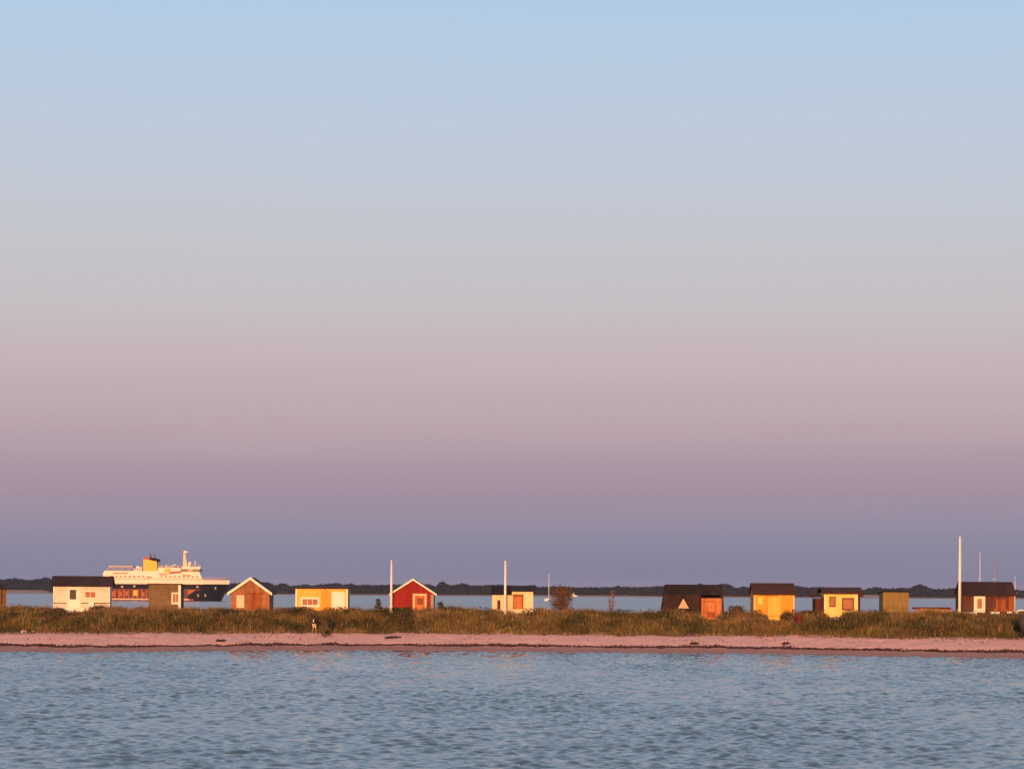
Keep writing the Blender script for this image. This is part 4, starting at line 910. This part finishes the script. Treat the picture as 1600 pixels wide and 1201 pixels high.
# ------------------------------------------------------------------ small things on the beach
p = at(1250, 991, 258.2)
dm = empty('steel_drum', (p.x, 259.0, gz(p.x, 259.0) - 0.05), 'dark red upright drum standing in the grass between two yellow huts', 'drum')
M_drum = mat('dark_red_steel', (0.13, 0.014, 0.012), 0.55, 0.3)
MB().tube([(0, 0, 0), (0, 0, 0.4), (0, 0, 0.85), (0, 0, 1.25)], 0.36, 18).build('body', M_drum, dm, smooth=False)
for z_ in (0.02, 0.42, 0.84, 1.22): MB().tube([(0, 0, z_ - 0.03), (0, 0, z_), (0, 0, z_ + 0.03)], [0.362, 0.385, 0.362], 18).build('hoop', M_drum, dm)
MB().tube([(0, 0, 1.251), (0, 0, 1.30)], 0.33, 18).build('lid', M_drum, dm)

def stone(px, py, d, sx, sz, label, m=M_grey):
    p = at(px, py, d); bm = bmesh.new(); bmesh.ops.create_icosphere(bm, subdivisions=2, radius=1)
    r_ = random.Random(int(px)); ph = [r_.uniform(0, 6) for _ in range(3)]
    for v in bm.verts:
        k = 1 + 0.18 * math.sin(3 * v.co.x + ph[0]) + 0.15 * math.sin(4 * v.co.y + ph[1]) + 0.1 * math.sin(5 * v.co.z + ph[2])
        v.co = Vector((v.co.x * sx * k, v.co.y * sx * 0.7 * k, v.co.z * sz * k))
    me = bpy.data.meshes.new('beach_stone'); bm.to_mesh(me); bm.free(); me.materials.append(m)
    o = bpy.data.objects.new('beach_stone', me); COL.objects.link(o); o.location = (p.x, d, gz(p.x, d) + sz * 0.45)
    tag(o, label, 'stone', 'stones on the sand')
stone(38, 986, 249.6, 0.28, 0.17, 'pale boulder on the upper beach near the left picture edge', mat('pale_stone', (0.42, 0.33, 0.29), 0.85, 0.3))
stone(52, 988, 249.4, 0.2, 0.13, 'small dark stone right of the pale boulder')
stone(135, 996, 247, 0.16, 0.1, 'small stone on the sand below the white hut')
stone(284, 995, 250, 0.2, 0.1, 'flat stone on the sand below the weathered hut')
stone(478, 1000, 255.2, 0.22, 0.14, 'stone at the weed line left of the walking person')
stone(541, 993, 258.5, 0.2, 0.12, 'stone on the sand right of the dark green shrub')
stone(1088, 997, 254, 0.22, 0.14, 'stone on the upper sand below the steep roofed hut')
stone(1375, 999, 246, 0.22, 0.12, 'stone on the sand below the tan shed')
def driftwood(px, py, d, L, ang, label):
    p = at(px, py, d); o = empty('driftwood', (p.x, d, gz(p.x, d) + 0.07), label, 'driftwood', 'driftwood on the sand', rz=ang)
    MB().tube([(-L / 2, 0, 0), (-L * 0.15, 0.05, 0.05), (L * 0.2, -0.03, 0.02), (L / 2, 0.04, 0.09)], [0.07, 0.13, 0.12, 0.05], 8).build('log', M_shade, o, smooth=True)
    MB().tube([(L * 0.1, 0, 0.06), (L * 0.22, -0.12, 0.32)], [0.05, 0.02], 6).build('branch_stub', M_shade, o, smooth=True)
driftwood(614, 993, 259.6, 1.7, R(8), 'dark driftwood log on the sand below the flagpole of the red hut')
driftwood(1085, 1002, 252.3, 0.9, R(-10), 'short driftwood log below the steep roofed hut')
driftwood(1228, 1002, 251.3, 0.8, R(15), 'short driftwood log below the golden hut')
driftwood(345, 997, 250.5, 1.0, R(20), 'thin driftwood log below the orange brown gabled hut')

# seaweed line: many small curled ribbons and lumps
n = 26000
x = rng.uniform(-57, 57, n)
off = 5.35 + 0.9 * (fbm(x * 0.09, x * 0, 81) - 0.5) + rng.normal(0, 0.22, n) * (0.5 + fbm(x * 0.3, x * 0 + 4, 83))
nup = n // 14; off[:nup] = rng.uniform(8.2, 12.6, nup) * 1.0 + 0
keep = (fbm(x * 0.25, x * 0 + 6, 84) + 0.15 * rng.random(n)) > 0.30
keep[:nup] = (fbm(x[:nup] * 0.4, off[:nup] * 1.1, 86) > 0.60) | (off[:nup] > 11.3)
x, off = x[keep], off[keep]; n = len(x); d = shore(x) + off; z = ground_z(x, d)
heap = np.clip(fbm(x * 0.5, x * 0 + 2, 87) - 0.55, 0, 1) * 0.45 * (off < 7)
c = np.stack([x, d, z + rng.random(n) * (0.08 + heap)], -1)
a = rng.normal(0, 1, (n, 3)) * np.array([1, 0.6, 0.35]); a /= np.linalg.norm(a, axis=1, keepdims=True); b = np.cross(a, rng.normal(0, 1, (n, 3))); b /= np.linalg.norm(b, axis=1, keepdims=True)
sz = rng.uniform(0.04, 0.12, (n, 1))
v = np.stack([c - a * sz, c + b * sz * 0.6, c + a * sz, c - b * sz * 0.6], 1).reshape(-1, 3)
M_weed = mat('seaweed', (0, 0, 0), 0.6, 0.2, attr='tint', spec=0.3)
tag(fast_mesh('seaweed_line', v, np.arange(4 * n).reshape(-1, 4), M_weed, False, np.repeat(np.where((off > 7)[:, None], np.array([[0.12, 0.06, 0.045]]), np.array([[0.05, 0.02, 0.022]])) * (0.5 + rng.random((n, 1))), 4, 0)),
    'dark reddish seaweed washed up in a line along the beach', 'seaweed', kind='stuff')

# ------------------------------------------------------------------ the person
def skin_mesh(name, joints, edges, m, parent, root, sub=2):
    """joints: name -> ((x,y,z), radius or (rx,ry))"""
    keys = list(joints); me = bpy.data.meshes.new(name)
    me.from_pydata([joints[k][0] for k in keys], [(keys.index(a), keys.index(b)) for a, b in edges], []); me.update()
    o = bpy.data.objects.new(name, me); COL.objects.link(o); o.parent = parent
    sk = o.modifiers.new('skin', 'SKIN'); sk.use_smooth_shade = True; sk.branch_smoothing = 0.6
    for i, k in enumerate(keys):
        r_ = joints[k][1]; me.skin_vertices[0].data[i].radius = r_ if isinstance(r_, tuple) else (r_, r_)
        me.skin_vertices[0].data[i].use_root = (k == root)
    s_ = o.modifiers.new('sub', 'SUBSURF'); s_.levels = s_.render_levels = sub
    me.materials.append(m); return o
pp = at(491, 990, 259.2)
pe = empty('person', (pp.x, 259.2, gz(pp.x, 259.2) + 0.01), 'dark haired person in dark top and pale shorts with white bag, at the grass edge', 'person', rz=R(160))
M_skin = mat('skin', (0.40, 0.21, 0.14), 0.6, 0.05); M_jack = mat('dark_jacket', (0.028, 0.013, 0.016), 0.8, 0.15); M_short = mat('pale_shorts', (0.55, 0.42, 0.34), 0.8, 0.1)
M_shirt = mat('white_top', (0.75, 0.70, 0.68), 0.8, 0.1); M_hair = mat('dark_hair', (0.018, 0.009, 0.008), 0.6, 0.1)
J = {'pelvis': ((0, 0, 0.93), (0.155, 0.11)), 'waist': ((0, -0.01, 1.08), (0.135, 0.10)), 'chest': ((0, -0.01, 1.30), (0.165, 0.115)), 'neckb': ((0, -0.01, 1.45), (0.075, 0.07)),
     'neck': ((0, -0.025, 1.51), 0.052), 'head': ((0, -0.04, 1.60), (0.075, 0.088)), 'crown': ((0, -0.035, 1.70), (0.06, 0.07))}
E = [('pelvis', 'waist'), ('waist', 'chest'), ('chest', 'neckb'), ('neckb', 'neck'), ('neck', 'head'), ('head', 'crown')]
LEG = {}
for s_, nm, kf, af in ((-1, 'l', -0.14, -0.20), (1, 'r', -0.02, 0.24)):
    J['hip' + nm] = ((s_ * 0.10, 0, 0.86), 0.088); J['knee' + nm] = ((s_ * 0.10, kf, 0.49), 0.058); J['ankle' + nm] = ((s_ * 0.10, af, 0.09), 0.038)
    J['heel' + nm] = ((s_ * 0.10, af + 0.01, 0.045), 0.036); J['toe' + nm] = ((s_ * 0.115, af - 0.17, 0.03), (0.042, 0.026))
    E += [('pelvis', 'hip' + nm), ('hip' + nm, 'knee' + nm), ('knee' + nm, 'ankle' + nm), ('ankle' + nm, 'heel' + nm), ('heel' + nm, 'toe' + nm)]
    ay = -0.16 if s_ > 0 else 0.10
    J['sho' + nm] = ((s_ * 0.185, -0.01, 1.39), 0.062); J['elb' + nm] = ((s_ * 0.25, ay * 0.3 + 0.02, 1.12), 0.044); J['wri' + nm] = ((s_ * 0.24, ay, 0.90), 0.030); J['palm' + nm] = ((s_ * 0.24, ay - 0.02, 0.83), (0.034, 0.020))
    E += [('chest', 'sho' + nm), ('sho' + nm, 'elb' + nm), ('elb' + nm, 'wri' + nm), ('wri' + nm, 'palm' + nm)]
    for k_, (fy, fl) in enumerate(((-0.030, 0.075), (-0.010, 0.085), (0.010, 0.078), (0.028, 0.060))):
        a_ = 'f%d%s' % (k_, nm); J[a_] = ((s_ * 0.235, ay - 0.02 + fy, 0.79), 0.009); J[a_ + 't'] = ((s_ * 0.215, ay - 0.025 + fy, 0.79 - fl), 0.0075)
        E += [('palm' + nm, a_), (a_, a_ + 't')]
    J['th' + nm] = ((s_ * 0.215, ay - 0.062, 0.825), 0.010); J['th' + nm + 't'] = ((s_ * 0.20, ay - 0.075, 0.785), 0.008); E += [('palm' + nm, 'th' + nm), ('th' + nm, 'th' + nm + 't')]
skin_mesh('body', J, E, M_skin, pe, 'pelvis')
grow = lambda k, r: (J[k][0], tuple(q + r for q in (J[k][1] if isinstance(J[k][1], tuple) else (J[k][1],) * 2)))
JJ = {k: grow(k, 0.022) for k in ('waist', 'chest', 'neckb', 'shol', 'shor', 'elbl', 'elbr', 'wril', 'wrir')}; JJ['hem'] = ((0, 0, 0.86), (0.195, 0.155)); JJ['neck'] = ((0, -0.015, 1.50), (0.085, 0.08))
skin_mesh('jacket', JJ, [('hem', 'waist'), ('waist', 'chest'), ('chest', 'neckb'), ('neckb', 'neck'), ('chest', 'shol'), ('chest', 'shor'), ('shol', 'elbl'), ('shor', 'elbr'), ('elbl', 'wril'), ('elbr', 'wrir')], M_jack, pe, 'chest')
JS = {'pelvis': grow('pelvis', 0.02), 'hipl': grow('hipl', 0.022), 'hipr': grow('hipr', 0.022), 'll': ((-0.10, -0.12, 0.52), 0.095), 'lr': ((0.10, -0.015, 0.52), 0.095)}
skin_mesh('shorts', JS, [('pelvis', 'hipl'), ('pelvis', 'hipr'), ('hipl', 'll'), ('hipr', 'lr')], M_short, pe, 'pelvis')
skin_mesh('white_bag', {'a': ((0.03, 0.15, 1.08), (0.05, 0.05)), 'b': ((0.03, 0.16, 1.25), (0.06, 0.06)), 'c': ((0.02, 0.12, 1.37), (0.04, 0.035))}, [('a', 'b'), ('b', 'c')], M_shirt, pe, 'b')
skin_mesh('hair', {'a': ((0, 0.03, 1.47), (0.07, 0.045)), 'b': ((0, -0.005, 1.635), (0.094, 0.082)), 'c': ((0, -0.045, 1.725), (0.078, 0.085))}, [('a', 'b'), ('b', 'c')], M_hair, pe, 'b')
MB().slab([(-0.012, -0.125, 1.585), (0.012, -0.125, 1.585), (0.006, -0.118, 1.63), (-0.006, -0.118, 1.63)], (0, -0.022, -0.004)).build('nose', M_skin, pe)
for sx in (-0.032, 0.032): MB().box(sx - 0.012, sx + 0.012, -0.130, -0.118, 1.622, 1.632).build('eye', M_hair, pe)
MB().box(-0.022, 0.022, -0.128, -0.115, 1.552, 1.560).build('mouth', M_rust, pe)
for sx in (-0.082, 0.082): MB().tube([(sx, -0.03, 1.58), (sx * 1.12, -0.02, 1.605), (sx, -0.025, 1.635)], [0.008, 0.014, 0.009], 6).build('ear', M_skin, pe)

# ------------------------------------------------------------------ the air
M_air = bpy.data.materials.new('evening_haze'); M_air.use_nodes = True; t = M_air.node_tree; t.nodes.clear()
out = t.nodes.new('ShaderNodeOutputMaterial'); vol = t.nodes.new('ShaderNodeVolumePrincipled')
vol.inputs['Color'].default_value = (0.60, 0.68, 1.0, 1); vol.inputs['Density'].default_value = 0.000045; vol.inputs['Anisotropy'].default_value = 0.0
t.links.new(vol.outputs[0], out.inputs['Volume'])
hz = MB().box(-6500, 6500, -700, 9500, -1.9, 32).build('haze', M_air)
tag(hz, 'thin evening haze over the channel', 'haze', kind='stuff')
